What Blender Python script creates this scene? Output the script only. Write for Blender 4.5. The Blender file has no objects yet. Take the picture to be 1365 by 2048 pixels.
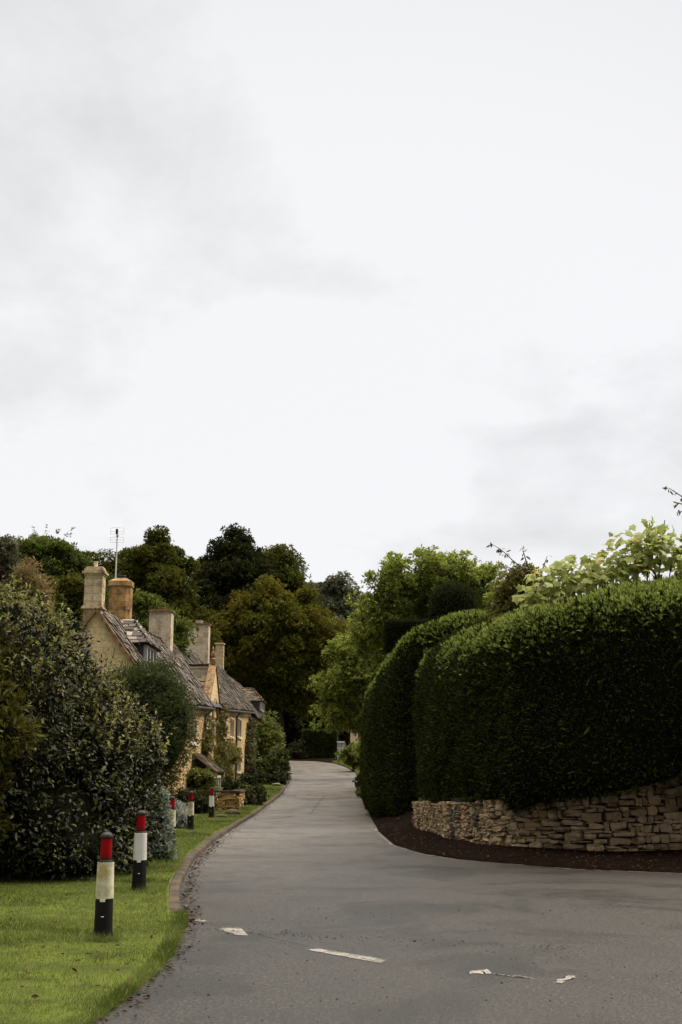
import bpy, math, random
import numpy as np
R = math.radians
rng = np.random.default_rng(7)
random.seed(7)
S = bpy.context.scene
COL = S.collection

# ------------------------------------------------------------------ camera, sky, sun, exposure
FPX, CU, CV, EYE = 2400.0, 682.5, 1024.0, 1.56
PITCH = math.atan(524 / FPX)
cam = bpy.data.cameras.new("camera"); cam_o = bpy.data.objects.new("camera", cam); COL.objects.link(cam_o)
cam.sensor_fit = 'VERTICAL'; cam.sensor_height = 36.0; cam.lens = FPX / 2048 * 36
cam.clip_start = 0.1; cam.clip_end = 3000
cam_o.location = (0, 0, EYE); cam_o.rotation_euler = (math.pi / 2 + PITCH, 0, 0)
S.camera = cam_o
S.view_settings.view_transform = 'Standard'; S.view_settings.look = 'None'
S.view_settings.gamma = 1; S.view_settings.exposure = 0.0
try: S.view_settings.use_curve_mapping = False
except Exception: pass
S.cycles.max_bounces = 6; S.cycles.diffuse_bounces = 3; S.cycles.glossy_bounces = 2
S.cycles.transmission_bounces = 3; S.cycles.transparent_max_bounces = 4
S.cycles.use_denoising = True

SUN_EL, SUN_AZ = R(44), R(64)          # azimuth measured from +Y towards +X
W = bpy.data.worlds.new("World"); S.world = W; W.use_nodes = True
nt = W.node_tree; nt.nodes.clear()
def nn(tree, typ, **kw):
    n = tree.nodes.new(typ)
    for k, v in kw.items(): setattr(n, k, v)
    return n
def lk(tree, a, b): tree.links.new(a, b)
def math_n(tree, op, a, b=None, c=None, clamp=False):
    n = nn(tree, 'ShaderNodeMath', operation=op); n.use_clamp = clamp
    for i, x in enumerate((a, b, c)):
        if x is None: continue
        if isinstance(x, (int, float)): n.inputs[i].default_value = x
        else: lk(tree, x, n.inputs[i])
    return n.outputs[0]
def maprange(tree, v, a, b, c, d, smooth=True):
    n = nn(tree, 'ShaderNodeMapRange'); n.interpolation_type = 'SMOOTHSTEP' if smooth else 'LINEAR'
    lk(tree, v, n.inputs[0])
    for i, x in enumerate((a, b, c, d)): n.inputs[i + 1].default_value = x
    return n.outputs[0]
def mixc(tree, fac, a, b, typ='MIX'):
    n = nn(tree, 'ShaderNodeMix', data_type='RGBA', blend_type=typ)
    for i, x in ((0, fac), (6, a), (7, b)):
        if isinstance(x, (int, float)): n.inputs[i].default_value = x
        elif isinstance(x, tuple): n.inputs[i].default_value = (*x[:3], 1)
        else: lk(tree, x, n.inputs[i])
    return n.outputs[2]
sky = nn(nt, 'ShaderNodeTexSky', sky_type='NISHITA', sun_disc=False)
sky.sun_elevation = SUN_EL; sky.sun_rotation = SUN_AZ
tc = nn(nt, 'ShaderNodeTexCoord'); sep = nn(nt, 'ShaderNodeSeparateXYZ'); lk(nt, tc.outputs['Generated'], sep.inputs[0])
up = math_n(nt, 'MAXIMUM', sep.outputs[2], 0.0)
den = math_n(nt, 'ADD', up, 0.34)                       # cloud deck seen in perspective
cx = math_n(nt, 'DIVIDE', sep.outputs[0], den); cy = math_n(nt, 'DIVIDE', sep.outputs[1], den)
cmb = nn(nt, 'ShaderNodeCombineXYZ'); lk(nt, cx, cmb.inputs[0]); lk(nt, cy, cmb.inputs[1])
def wnoise(scale, det, rough, dist, off):
    m = nn(nt, 'ShaderNodeMapping'); lk(nt, cmb.outputs[0], m.inputs[0]); m.inputs[1].default_value = off
    t = nn(nt, 'ShaderNodeTexNoise'); lk(nt, m.outputs[0], t.inputs['Vector'])
    t.inputs['Scale'].default_value = scale; t.inputs['Detail'].default_value = det
    t.inputs['Roughness'].default_value = rough; t.inputs['Distortion'].default_value = dist
    return t.outputs[0]
n1 = wnoise(1.7, 7, 0.5, 0.35, (3.1, 1.7, 0)); n2 = wnoise(4.6, 6, 0.58, 0.25, (0.4, 5.2, 0))
def lobe(u, v, sharp):
    d = np.array([(u - CU) / FPX, math.cos(PITCH) + (v - CV) / FPX * math.sin(PITCH), math.sin(PITCH) - (v - CV) / FPX * math.cos(PITCH)])
    d /= np.linalg.norm(d)
    dp = nn(nt, 'ShaderNodeVectorMath', operation='DOT_PRODUCT'); lk(nt, tc.outputs['Generated'], dp.inputs[0])
    dp.inputs[1].default_value = tuple(d)
    return maprange(nt, dp.outputs['Value'], sharp, 1.0, 0.0, 1.0)
v = math_n(nt, 'MULTIPLY_ADD', n1, 0.31, 0.565)
v = math_n(nt, 'MULTIPLY_ADD', n2, 0.50, v)
v = math_n(nt, 'MULTIPLY_ADD', lobe(1150, 60, 0.955), 0.22, v)       # break in the cloud, top right
v = math_n(nt, 'MULTIPLY_ADD', lobe(600, 900, 0.988), 0.16, v)       # bright patch above the trees
v = math_n(nt, 'MULTIPLY_ADD', lobe(60, 200, 0.97), -0.05, v)
v = math_n(nt, 'MULTIPLY_ADD', wnoise(13.0, 5, 0.6, 0.8, (2.2, 0.3, 0)), 0.07, math_n(nt, 'SUBTRACT', v, 0.035))
v = math_n(nt, 'MULTIPLY_ADD', lobe(1150, 800, 0.96), -0.075, v)
v = math_n(nt, 'MINIMUM', v, 0.985)
zen = maprange(nt, sep.outputs[2], 0.80, 0.98, 1.0, 10.0)             # overcast sky is brightest overhead
low = maprange(nt, sep.outputs[1], 0.45, 0.9, 0.55, 1.0)             # the low sky is bright only ahead, over the lane
hi = maprange(nt, sep.outputs[2], 0.55, 0.85, 0.0, 1.0)
zen = math_n(nt, 'MULTIPLY', zen, math_n(nt, 'MAXIMUM', low, hi))
v2 = math_n(nt, 'MULTIPLY', v, zen)
tint = nn(nt, 'ShaderNodeCombineColor')
warm = maprange(nt, sep.outputs[2], 0.58, 0.9, 0.0, 1.0)
lk(nt, v2, tint.inputs[0]); lk(nt, math_n(nt, 'MULTIPLY', v2, math_n(nt, 'MULTIPLY_ADD', warm, -0.06, 1.0)), tint.inputs[1]); lk(nt, math_n(nt, 'MULTIPLY', v2, math_n(nt, 'MULTIPLY_ADD', warm, -0.20, 1.016)), tint.inputs[2])
bg1 = nn(nt, 'ShaderNodeBackground'); lk(nt, tint.outputs[0], bg1.inputs[0]); bg1.inputs[1].default_value = 0.97
bg2 = nn(nt, 'ShaderNodeBackground'); lk(nt, sky.outputs[0], bg2.inputs[0]); bg2.inputs[1].default_value = 0.10
mx = nn(nt, 'ShaderNodeMixShader'); mx.inputs[0].default_value = 0.05
lk(nt, bg1.outputs[0], mx.inputs[1]); lk(nt, bg2.outputs[0], mx.inputs[2])
wo = nn(nt, 'ShaderNodeOutputWorld'); lk(nt, mx.outputs[0], wo.inputs[0])

sl = bpy.data.lights.new("sun", 'SUN'); sl.energy = 4.2; sl.angle = R(20); sl.color = (1, 0.90, 0.76)
so = bpy.data.objects.new("sun", sl); COL.objects.link(so)
so.rotation_euler = (math.pi / 2 - SUN_EL, 0, math.pi - SUN_AZ)

# ------------------------------------------------------------------ helpers
def base(y): return 0.2 * np.log1p(np.exp(np.minimum((np.asarray(y, float) - 49) / 4, 60)))   # the lane climbs from y=49
def ray(u, v):
    a, b = (u - CU) / FPX, -(v - CV) / FPX
    return np.array([a, math.cos(PITCH) - b * math.sin(PITCH), math.sin(PITCH) + b * math.cos(PITCH)])
def P(u, v, Y):
    d = ray(u, v); return np.array([0, 0, EYE]) + d * (Y / d[1])
def G(u, v, dz=0.0):
    d = ray(u, v)
    for t in np.arange(3, 260, 0.05):
        p = d * t
        if EYE + p[2] <= base(p[1]) + dz: return np.array([p[0], p[1], EYE + p[2]])
    return np.array([p[0], p[1], float(base(p[1])) + dz])
def unit(a): return a / np.maximum(np.linalg.norm(a, axis=-1, keepdims=True), 1e-9)
def rsphere(n, g=None):
    return unit((g or rng).normal(size=(n, 3)))
_K = np.random.default_rng(99).normal(size=(12, 3)); _PH = np.random.default_rng(98).uniform(0, 6.28, 12)
def wob(p, f, seed=0):                                   # cheap smooth noise, about -1..1
    p = np.asarray(p, float) * f
    out = 0
    for i in range(6):
        k = _K[(i + seed) % 12]; out = out + np.sin(p @ k + _PH[(i * 5 + seed) % 12]) / 6 * 1.6
    return out
def frames(d, n):                                        # y axis = d, z axis close to n
    y = unit(d); x = unit(np.cross(y, n)); z = np.cross(x, y)
    return np.stack([x, y, z], axis=2)

class MB:
    def __init__(s): s.v = []; s.f = []; s.n = 0
    def add(s, v, faces, mat=0, smooth=False):
        v = np.asarray(v, float).reshape(-1, 3)
        for f in (faces if isinstance(faces, (list, tuple)) and len(faces) and isinstance(faces[0], np.ndarray) and faces[0].ndim == 2 else [np.asarray(faces)]):
            if len(f): s.f.append((np.asarray(f, np.int64) + s.n, mat, smooth))
        s.v.append(v); s.n += len(v); return s
    def scatter(s, tv, tfs, pos, rot, scale, mat=0, smooth=False):
        N, k = len(pos), len(tv)
        if N == 0: return s
        scale = np.asarray(scale, float); scale = np.repeat(scale[:, None], 3, 1) if scale.ndim == 1 else scale
        loc = np.asarray(tv)[None] * scale[:, None, :]
        vv = np.einsum('nij,nkj->nki', rot, loc) + pos[:, None, :]
        off = (np.arange(N) * k)[:, None, None]
        fs = [(np.asarray(f)[None] + off).reshape(-1, np.asarray(f).shape[1]) for f in tfs]
        return s.add(vv.reshape(-1, 3), fs, mat, smooth)
    def box(s, x0, x1, y0, y1, z0, z1, mat=0):
        v = [(x, y, z) for x in (x0, x1) for y in (y0, y1) for z in (z0, z1)]
        return s.add(v, np.array([(0, 1, 3, 2), (4, 6, 7, 5), (0, 4, 5, 1), (2, 3, 7, 6), (0, 2, 6, 4), (1, 5, 7, 3)]), mat)
    def grid(s, pts, mat=0, smooth=True, closed=False):   # pts (a, b, 3)
        a, b = pts.shape[:2]; i = np.arange(a * b).reshape(a, b)
        f = np.stack([i[:-1, :-1], i[1:, :-1], i[1:, 1:], i[:-1, 1:]], -1).reshape(-1, 4)
        if closed:
            g = np.stack([i[:-1, -1], i[1:, -1], i[1:, 0], i[:-1, 0]], -1).reshape(-1, 4); f = np.concatenate([f, g])
        return s.add(pts.reshape(-1, 3), f, mat, smooth)
    def tube(s, path, rad, n=8, mat=0, cap=True):
        path = np.asarray(path, float); rad = np.broadcast_to(np.asarray(rad, float), (len(path),))
        t = unit(np.gradient(path, axis=0)); ref = np.array([0.31, 0.95, 0.05]) if abs(t[0] @ np.array([0.31, 0.95, 0.05])) < 0.9 else np.array([1.0, 0, 0])
        x = unit(np.cross(t, ref)); y = np.cross(t, x)
        a = np.linspace(0, 2 * np.pi, n, endpoint=False)
        ring = path[:, None] + rad[:, None, None] * (np.cos(a)[None, :, None] * x[:, None] + np.sin(a)[None, :, None] * y[:, None])
        s.grid(ring, mat, True, True)
        if cap:
            s.add(ring[0], np.arange(n)[None, ::-1], mat); s.add(ring[-1], np.arange(n)[None], mat)
        return s
    def lathe(s, prof, c, n=20, mat=0, arc=None, sx=1.0, smooth=True):
        a = np.linspace(0, 2 * np.pi, n, endpoint=False) if arc is None else np.linspace(arc[0], arc[1], n)
        pr = np.asarray(prof, float)
        if smooth:                                                    # holding loops keep flat panels flat
            q = [pr[0]]
            for a0, b0 in zip(pr[:-1], pr[1:]):
                L0 = np.linalg.norm(b0 - a0)
                if L0 > .02: q += [a0 + (b0 - a0) * .004 / L0, b0 - (b0 - a0) * .004 / L0]
                q.append(b0)
            pr = np.array(q)
        g = np.stack([pr[:, 0, None] * np.cos(a) * sx + c[0], pr[:, 0, None] * np.sin(a) + c[1], np.repeat(pr[:, 1, None], n, 1) + c[2]], -1)
        return s.grid(g, mat, smooth, arc is None)
    def ell(s, c, r, nu=20, nv=12, mat=0, bump=0.0, seed=0):
        th = np.linspace(0.02, np.pi - 0.02, nv); ph = np.linspace(0, 2 * np.pi, nu, endpoint=False)
        d = np.stack([np.sin(th)[:, None] * np.cos(ph), np.sin(th)[:, None] * np.sin(ph), np.repeat(np.cos(th)[:, None], nu, 1)], -1)
        k = 1 + bump * wob(d.reshape(-1, 3), 3.0, seed).reshape(nv, nu, 1)
        return s.grid(np.asarray(c) + d * np.asarray(r) * k, mat, True, True)
    def build(s, name, mats, parent=None, origin=None):
        v = np.concatenate(s.v)
        o0 = np.array(BASE[parent.name] if parent is not None else (origin if origin is not None else (0, 0, 0)), float)
        v = v - o0
        me = bpy.data.meshes.new(name); me.vertices.add(len(v)); me.vertices.foreach_set('co', v.astype(np.float32).ravel())
        loops = np.concatenate([f.ravel() for f, _, _ in s.f]); tot = np.concatenate([np.full(len(f), f.shape[1]) for f, _, _ in s.f])
        me.loops.add(len(loops)); me.loops.foreach_set('vertex_index', loops.astype(np.int32))
        st = np.concatenate([[0], np.cumsum(tot)[:-1]])
        me.polygons.add(len(tot)); me.polygons.foreach_set('loop_start', st.astype(np.int32))
        try: me.polygons.foreach_set('loop_total', tot.astype(np.int32))
        except Exception: pass
        me.polygons.foreach_set('material_index', np.concatenate([np.full(len(f), m) for f, m, _ in s.f]).astype(np.int32))
        me.polygons.foreach_set('use_smooth', np.concatenate([np.full(len(f), sm) for f, _, sm in s.f]))
        me.update(calc_edges=True); me.validate()
        for m in (mats if isinstance(mats, (list, tuple)) else [mats]): me.materials.append(m)
        o = bpy.data.objects.new(name, me); COL.objects.link(o)
        if parent is not None: o.parent = parent
        else: o.location = o0
        BASE[o.name] = tuple(o0)
        return o
BASE = {}
def thing(name, loc, label, cat, group=None):
    o = bpy.data.objects.new(name, None); COL.objects.link(o); o.location = loc; o.empty_display_size = 0.2
    BASE[o.name] = tuple(float(x) for x in loc); return tag(o, label, cat, group)
def tag(o, label, cat, group=None):
    o['label'] = label; o['category'] = cat
    if group: o['group'] = group
    return o
def kind(o, k): o['kind'] = k; return o

# ------------------------------------------------------------------ materials
MATS = {}
def new_mat(name):
    m = bpy.data.materials.new(name); m.use_nodes = True; t = m.node_tree; t.nodes.clear()
    out = nn(t, 'ShaderNodeOutputMaterial'); p = nn(t, 'ShaderNodeBsdfPrincipled'); lk(t, p.outputs[0], out.inputs[0])
    return m, t, p, out
def noise(t, vec, scale, det=4, rough=0.55, dist=0.0):
    n = nn(t, 'ShaderNodeTexNoise'); n.inputs['Scale'].default_value = scale; n.inputs['Detail'].default_value = det
    n.inputs['Roughness'].default_value = rough; n.inputs['Distortion'].default_value = dist
    if vec is not None: lk(t, vec, n.inputs['Vector'])
    return n.outputs[0]
def bump(t, p, h, strength, dist):
    b = nn(t, 'ShaderNodeBump'); b.inputs['Strength'].default_value = strength; b.inputs['Distance'].default_value = dist
    lk(t, h, b.inputs['Height']); lk(t, b.outputs[0], p.inputs['Normal'])
def plain(name, c, rough=0.6, c2=None, scale=3.0, bumpd=0.0, spec=0.5, metal=0.0, det=5):
    m, t, p, o = new_mat(name); co = nn(t, 'ShaderNodeTexCoord').outputs['Object']
    p.inputs['Roughness'].default_value = rough; p.inputs['Specular IOR Level'].default_value = spec; p.inputs['Metallic'].default_value = metal
    n = noise(t, co, scale, det, 0.6)
    lk(t, mixc(t, maprange(t, n, 0.35, 0.68, 0, 1), c, c2 or tuple(x * 0.75 for x in c)), p.inputs['Base Color'])
    if bumpd: bump(t, p, noise(t, co, scale * 6, 4), 0.6, bumpd)
    return m
def leaf(name, a, b, rough=0.5, transl=0.25, spec=0.4, clump=0.6, c=None, rare=None, pw=1.0):
    m, t, p, o = new_mat(name); g = nn(t, 'ShaderNodeNewGeometry'); co = nn(t, 'ShaderNodeTexCoord').outputs['Object']
    col = mixc(t, math_n(t, 'POWER', g.outputs['Random Per Island'], pw), a, b)
    if c: col = mixc(t, maprange(t, noise(t, co, clump, 2), 0.45, 0.62, 0, 1), col, c)
    if rare: col = mixc(t, math_n(t, 'GREATER_THAN', math_n(t, 'FRACT', math_n(t, 'MULTIPLY', g.outputs['Random Per Island'], 37.0)), 0.96), col, rare)
    lk(t, col, p.inputs['Base Color']); p.inputs['Roughness'].default_value = rough; p.inputs['Specular IOR Level'].default_value = spec
    if transl:
        tr = nn(t, 'ShaderNodeBsdfTranslucent'); lk(t, col, tr.inputs[0])
        mxs = nn(t, 'ShaderNodeMixShader'); mxs.inputs[0].default_value = transl
        lk(t, p.outputs[0], mxs.inputs[1]); lk(t, tr.outputs[0], mxs.inputs[2]); lk(t, mxs.outputs[0], o.inputs[0])
    return m
def island(name, cols, rough=0.85, bumpd=0.01, bs=25, stain=None, sscale=1.2):
    m, t, p, o = new_mat(name); g = nn(t, 'ShaderNodeNewGeometry'); co = nn(t, 'ShaderNodeTexCoord').outputs['Object']
    r = nn(t, 'ShaderNodeValToRGB'); lk(t, g.outputs['Random Per Island'], r.inputs[0]); e = r.color_ramp.elements
    while len(e) < len(cols): e.new(0.5)
    for i, cc in enumerate(cols): e[i].position = i / (len(cols) - 1); e[i].color = (*cc, 1)
    n = noise(t, co, bs, 5)
    col = mixc(t, maprange(t, n, 0.3, 0.7, 0, 0.5), r.outputs[0], tuple(x * 0.45 for x in cols[0]))
    if stain: col = mixc(t, maprange(t, noise(t, co, sscale, 4, 0.6), 0.5, 0.66, 0, 0.85), col, stain)
    lk(t, col, p.inputs['Base Color']); p.inputs['Roughness'].default_value = rough
    bump(t, p, n, 0.8, bumpd); return m
def masonry(name, a, b, mortar, bw=0.42, bh=0.17, stain=(0.10, 0.075, 0.045), st=0.55, ss=0.8):
    m, t, p, o = new_mat(name); tcn = nn(t, 'ShaderNodeTexCoord'); co = tcn.outputs['Object']
    sp = nn(t, 'ShaderNodeSeparateXYZ'); lk(t, co, sp.inputs[0])
    cb = nn(t, 'ShaderNodeCombineXYZ'); lk(t, math_n(t, 'ADD', sp.outputs[0], sp.outputs[1]), cb.inputs[0])
    wv = noise(t, co, 1.7, 3)
    lk(t, math_n(t, 'MULTIPLY_ADD', wv, 0.10, sp.outputs[2]), cb.inputs[1])
    br = nn(t, 'ShaderNodeTexBrick'); lk(t, cb.outputs[0], br.inputs['Vector']); br.inputs['Scale'].default_value = 1
    br.inputs['Brick Width'].default_value = bw; br.inputs['Row Height'].default_value = bh; br.inputs['Mortar Size'].default_value = 0.012
    br.inputs['Mortar Smooth'].default_value = 0.4; br.inputs['Bias'].default_value = 0.0
    br.inputs['Color1'].default_value = (*a, 1); br.inputs['Color2'].default_value = (*b, 1); br.inputs['Mortar'].default_value = (*mortar, 1)
    n = noise(t, co, 9, 6, 0.65); n3 = noise(t, co, ss, 5, 0.65, 0.4)
    col = mixc(t, maprange(t, n, 0.4, 0.72, 0, 0.5), br.outputs['Color'], stain)
    col = mixc(t, maprange(t, n3, 0.46, 0.66, 0, st), col, stain)
    lk(t, col, p.inputs['Base Color']); p.inputs['Roughness'].default_value = 0.9; p.inputs['Specular IOR Level'].default_value = 0.25
    h = math_n(t, 'MULTIPLY_ADD', br.outputs['Fac'], -1.0, n); bump(t, p, h, 0.7, 0.02); return m

def asphalt():
    m, t, p, o = new_mat('wet_asphalt'); co = nn(t, 'ShaderNodeTexCoord').outputs['Object']
    fine = noise(t, co, 34, 4, 0.75); mid = noise(t, co, 1.1, 5, 0.6, 0.6); big = noise(t, co, 0.16, 3, 0.5)
    mp = nn(t, 'ShaderNodeMapping'); lk(t, co, mp.inputs[0]); mp.inputs[3].default_value = (1.0, 0.16, 1)
    streak = noise(t, mp.outputs[0], 1.6, 5, 0.6, 0.3)
    col = mixc(t, maprange(t, fine, 0.47, 0.62, 0, 1), (0.002, 0.0017, 0.0014), (0.070, 0.058, 0.048))
    col = mixc(t, maprange(t, streak, 0.50, 0.72, 0, 0.28), col, (0.003, 0.0026, 0.0022))
    col = mixc(t, maprange(t, mid, 0.50, 0.70, 0, 0.6), col, (0.002, 0.0017, 0.0015))
    coarse = noise(t, co, 19, 3, 0.75); col = mixc(t, maprange(t, coarse, 0.46, 0.60, 0, 0.9), col, (0.003, 0.0025, 0.0021))
    col = mixc(t, maprange(t, big, 0.40, 0.62, 0, 0.30), col, (0.014, 0.012, 0.0105))
    vo = nn(t, 'ShaderNodeTexVoronoi', feature='DISTANCE_TO_EDGE'); vo.inputs['Scale'].default_value = 0.16
    wv = nn(t, 'ShaderNodeVectorMath', operation='ADD'); lk(t, co, wv.inputs[0])
    ns = nn(t, 'ShaderNodeTexNoise'); ns.inputs['Scale'].default_value = 0.9; ns.inputs['Detail'].default_value = 5; lk(t, co, ns.inputs['Vector']); lk(t, ns.outputs['Color'], wv.inputs[1])
    lk(t, wv.outputs[0], vo.inputs['Vector'])
    crack = math_n(t, 'MULTIPLY', maprange(t, vo.outputs[0], 0.0, 0.007, 1, 0), maprange(t, mid, 0.48, 0.56, 0, 1))
    col = mixc(t, math_n(t, 'MULTIPLY', crack, 0.8), col, (0.02, 0.018, 0.017))
    damp = noise(t, co, 0.55, 6, 0.62, 0.9)
    col = mixc(t, maprange(t, damp, 0.46, 0.64, 0, 0.85), col, (0.003, 0.0026, 0.0022))
    sp = nn(t, 'ShaderNodeSeparateXYZ'); lk(t, co, sp.inputs[0])
    lane = maprange(t, math_n(t, 'MULTIPLY_ADD', math_n(t, 'SUBTRACT', mid, 0.5), 8.0, math_n(t, 'SUBTRACT', sp.outputs[1], math_n(t, 'MULTIPLY', sp.outputs[0], 1.2))), 15.0, 36.0, 0.0, 1.0)
    pale = mixc(t, maprange(t, fine, 0.42, 0.60, 0, 1), (0.050, 0.043, 0.037), (0.20, 0.176, 0.154))  # paler lane surfacing; its colour also stands in for the far road's sheen
    pale = mixc(t, maprange(t, coarse, 0.46, 0.62, 0, 0.6), pale, (0.045, 0.039, 0.034)); pale = mixc(t, maprange(t, mid, 0.50, 0.68, 0, 0.55), pale, (0.05, 0.044, 0.039)); pale = mixc(t, maprange(t, damp, 0.50, 0.66, 0, 0.5), pale, (0.035, 0.03, 0.026)); pale = mixc(t, math_n(t, 'MULTIPLY', crack, 0.8), pale, (0.02, 0.018, 0.016))
    col = mixc(t, lane, col, pale)
    lk(t, col, p.inputs['Base Color'])
    lk(t, math_n(t, 'ADD', maprange(t, damp, 0.42, 0.62, 0.42, 0.30), math_n(t, 'MULTIPLY', fine, 0.12)), p.inputs['Roughness'])
    p.inputs['Specular IOR Level'].default_value = 0.52; p.inputs['Specular Tint'].default_value = (1.0, 0.945, 0.885, 1)
    bump(t, p, math_n(t, 'MULTIPLY_ADD', coarse, 0.8, fine), 1.0, 0.018); return m

M = {}
M['asphalt'] = asphalt()
M['earth'] = plain('bank_earth', (0.009, 0.0042, 0.0024), 0.98, (0.004, 0.0024, 0.0014), 5, 0.03, 0.03)
M['soil'] = plain('meadow_ground', (0.030, 0.040, 0.014), 0.95, (0.018, 0.020, 0.009), 2.0, 0.03, 0.2)
M['turf'] = plain('lawn_turf', (0.075, 0.095, 0.013), 0.95, (0.040, 0.050, 0.009), 2.2, 0.02, 0.1)
M['kerb'] = plain('kerb_stone', (0.075, 0.057, 0.039), 0.9, (0.030, 0.022, 0.015), 2.5, 0.01, 0.2)
M['grass'] = leaf('grass_blade', (0.070, 0.100, 0.015), (0.195, 0.225, 0.060), 0.6, 0.42, 0.10, 0.9, (0.060, 0.088, 0.012), (0.36, 0.31, 0.14))
def worn_paint():
    m, t, p, o = new_mat('road_paint'); co = nn(t, 'ShaderNodeTexCoord').outputs['Object']
    f = noise(t, co, 34, 4, 0.75); w = noise(t, co, 5, 4, 0.65)
    k = math_n(t, 'ADD', math_n(t, 'MULTIPLY', f, 0.9), math_n(t, 'MULTIPLY', w, 0.75))
    lk(t, mixc(t, maprange(t, k, 0.70, 0.94, 1, 0), (0.07, 0.062, 0.055), (0.27, 0.25, 0.222)), p.inputs['Base Color'])
    p.inputs['Roughness'].default_value = 0.6; bump(t, p, f, 0.5, 0.008); return m
M['paint'] = worn_paint()
M['seam'] = plain('tar_seam', (0.008, 0.007, 0.006), 0.5, (0.014, 0.012, 0.010), 20, 0.003)
M['wall'] = masonry('cotswold_wall', (0.60, 0.42, 0.20), (0.48, 0.31, 0.135), (0.48, 0.35, 0.20))
M['gablewall'] = masonry('gable_render', (0.66, 0.50, 0.30), (0.61, 0.45, 0.255), (0.60, 0.46, 0.28), 0.6, 0.22, (0.26, 0.18, 0.10), 0.35)
M['chim'] = masonry('chimney_stone', (0.56, 0.44, 0.29), (0.48, 0.36, 0.22), (0.36, 0.27, 0.17), 0.5, 0.26, (0.13, 0.085, 0.042), 0.8, 1.9)
M['chimo'] = masonry('orange_chimney_stone', (0.46, 0.29, 0.125), (0.33, 0.18, 0.066), (0.22, 0.14, 0.075), 0.5, 0.30, (0.05, 0.028, 0.014), 0.95, 1.8)
M['chimb'] = masonry('brick_chimney', (0.60, 0.50, 0.38), (0.52, 0.41, 0.29), (0.62, 0.53, 0.41), 0.24, 0.085, (0.17, 0.125, 0.075), 0.7, 1.7)
M['slate'] = island('stone_slates', [(0.036, 0.027, 0.020), (0.11, 0.088, 0.067), (0.27, 0.225, 0.178)], 0.85, 0.01, 18, (0.055, 0.034, 0.014), 0.7)
M['dslate'] = island('weathered_slates', [(0.035, 0.026, 0.02), (0.12, 0.098, 0.078), (0.36, 0.31, 0.26)], 0.85, 0.01, 18)
M['mslate'] = island('mossy_slates', [(0.030, 0.019, 0.008), (0.075, 0.048, 0.020), (0.15, 0.108, 0.062)], 0.9, 0.012, 14, (0.04, 0.028, 0.010), 1.5)
M['coping'] = plain('gable_coping', (0.26, 0.16, 0.075), 0.9, (0.09, 0.055, 0.028), 5, 0.02, 0.2)
M['frame'] = plain('window_stone', (0.62, 0.53, 0.39), 0.8, (0.50, 0.41, 0.28), 6, 0.004)
M['white'] = plain('white_paint', (0.52, 0.51, 0.48), 0.5, (0.42, 0.41, 0.38), 8)
M['lead'] = plain('lead_cladding', (0.055, 0.052, 0.062), 0.6, (0.035, 0.033, 0.040), 4, 0.004)
M['glass'] = plain('window_glass', (0.012, 0.012, 0.013), 0.1, (0.02, 0.02, 0.021), 12, 0, 0.6)
M['iron'] = plain('dark_iron', (0.028, 0.024, 0.022), 0.5, (0.018, 0.016, 0.015), 9)
M['door'] = plain('door_wood', (0.06, 0.045, 0.03), 0.6, (0.03, 0.022, 0.016), 6)
M['alu'] = plain('antenna_metal', (0.62, 0.61, 0.60), 0.5, (0.50, 0.49, 0.48), 9)
M['blackp'] = plain('black_plastic', (0.006, 0.0055, 0.005), 0.6, (0.010, 0.009, 0.008), 7, 0.001, 0.12)
M['capp'] = plain('bollard_cap_plastic', (0.018, 0.018, 0.018), 0.55, (0.03, 0.03, 0.03), 12, 0, 0.2)
M['red'] = plain('red_reflector', (0.24, 0.004, 0.006), 0.7, (0.17, 0.003, 0.004), 9, 0, 0.05)
M['clean'] = plain('white_sleeve', (0.52, 0.51, 0.48), 0.6, (0.46, 0.445, 0.42), 5, 0, 0.2)
M['grimy'] = plain('grimy_sleeve', (0.52, 0.50, 0.41), 0.7, (0.30, 0.25, 0.09), 8, 0, 0.1, 0, 7)
M['tab'] = plain('sleeve_tab', (0.55, 0.53, 0.46), 0.5)
M['drystone'] = island('drystone', [(0.20, 0.135, 0.066), (0.36, 0.25, 0.13), (0.46, 0.335, 0.20), (0.28, 0.175, 0.075)], 0.9, 0.02, 14, (0.05, 0.034, 0.020), 1.1)
M['goldstone'] = island('golden_stone', [(0.26, 0.15, 0.05), (0.40, 0.25, 0.10), (0.34, 0.22, 0.10)], 0.9, 0.02, 14, (0.10, 0.06, 0.03), 1.3)
M['gap'] = plain('wall_core', (0.03, 0.022, 0.014), 0.95)
M['litter'] = leaf('leaf_litter', (0.020, 0.011, 0.006), (0.050, 0.029, 0.015), 0.8, 0.1, 0.1, 1, None, (0.17, 0.105, 0.04))
M['grit'] = leaf('road_grit', (0.020, 0.018, 0.016), (0.06, 0.055, 0.05), 0.9, 0)
M['bark'] = plain('bark', (0.055, 0.040, 0.028), 0.95, (0.030, 0.022, 0.016), 6, 0.03, 0.2)
M['twig'] = plain('twig_bark', (0.050, 0.030, 0.022), 0.9, (0.03, 0.02, 0.015), 9)
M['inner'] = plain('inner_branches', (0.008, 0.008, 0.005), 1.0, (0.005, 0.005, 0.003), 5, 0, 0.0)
M['yew'] = leaf('yew_needles', (0.006, 0.009, 0.0015), (0.085, 0.105, 0.020), 0.7, 0.22, 0.04, pw=3.2)
M['growth'] = leaf('top_light_yew_growth', (0.080, 0.112, 0.018), (0.36, 0.42, 0.10), 0.65, 0.42, 0.08, pw=1.4)  # pale young shoots; light on the hedge top is put into this colour
M['topiary'] = leaf('topiary_needles', (0.006, 0.010, 0.002), (0.070, 0.092, 0.020), 0.65, 0.25, 0.06, pw=3.0)
M['laurel'] = leaf('laurel_leaves', (0.004, 0.005, 0.0015), (0.092, 0.100, 0.026), 0.45, 0.12, 0.16, pw=3.2)
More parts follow.
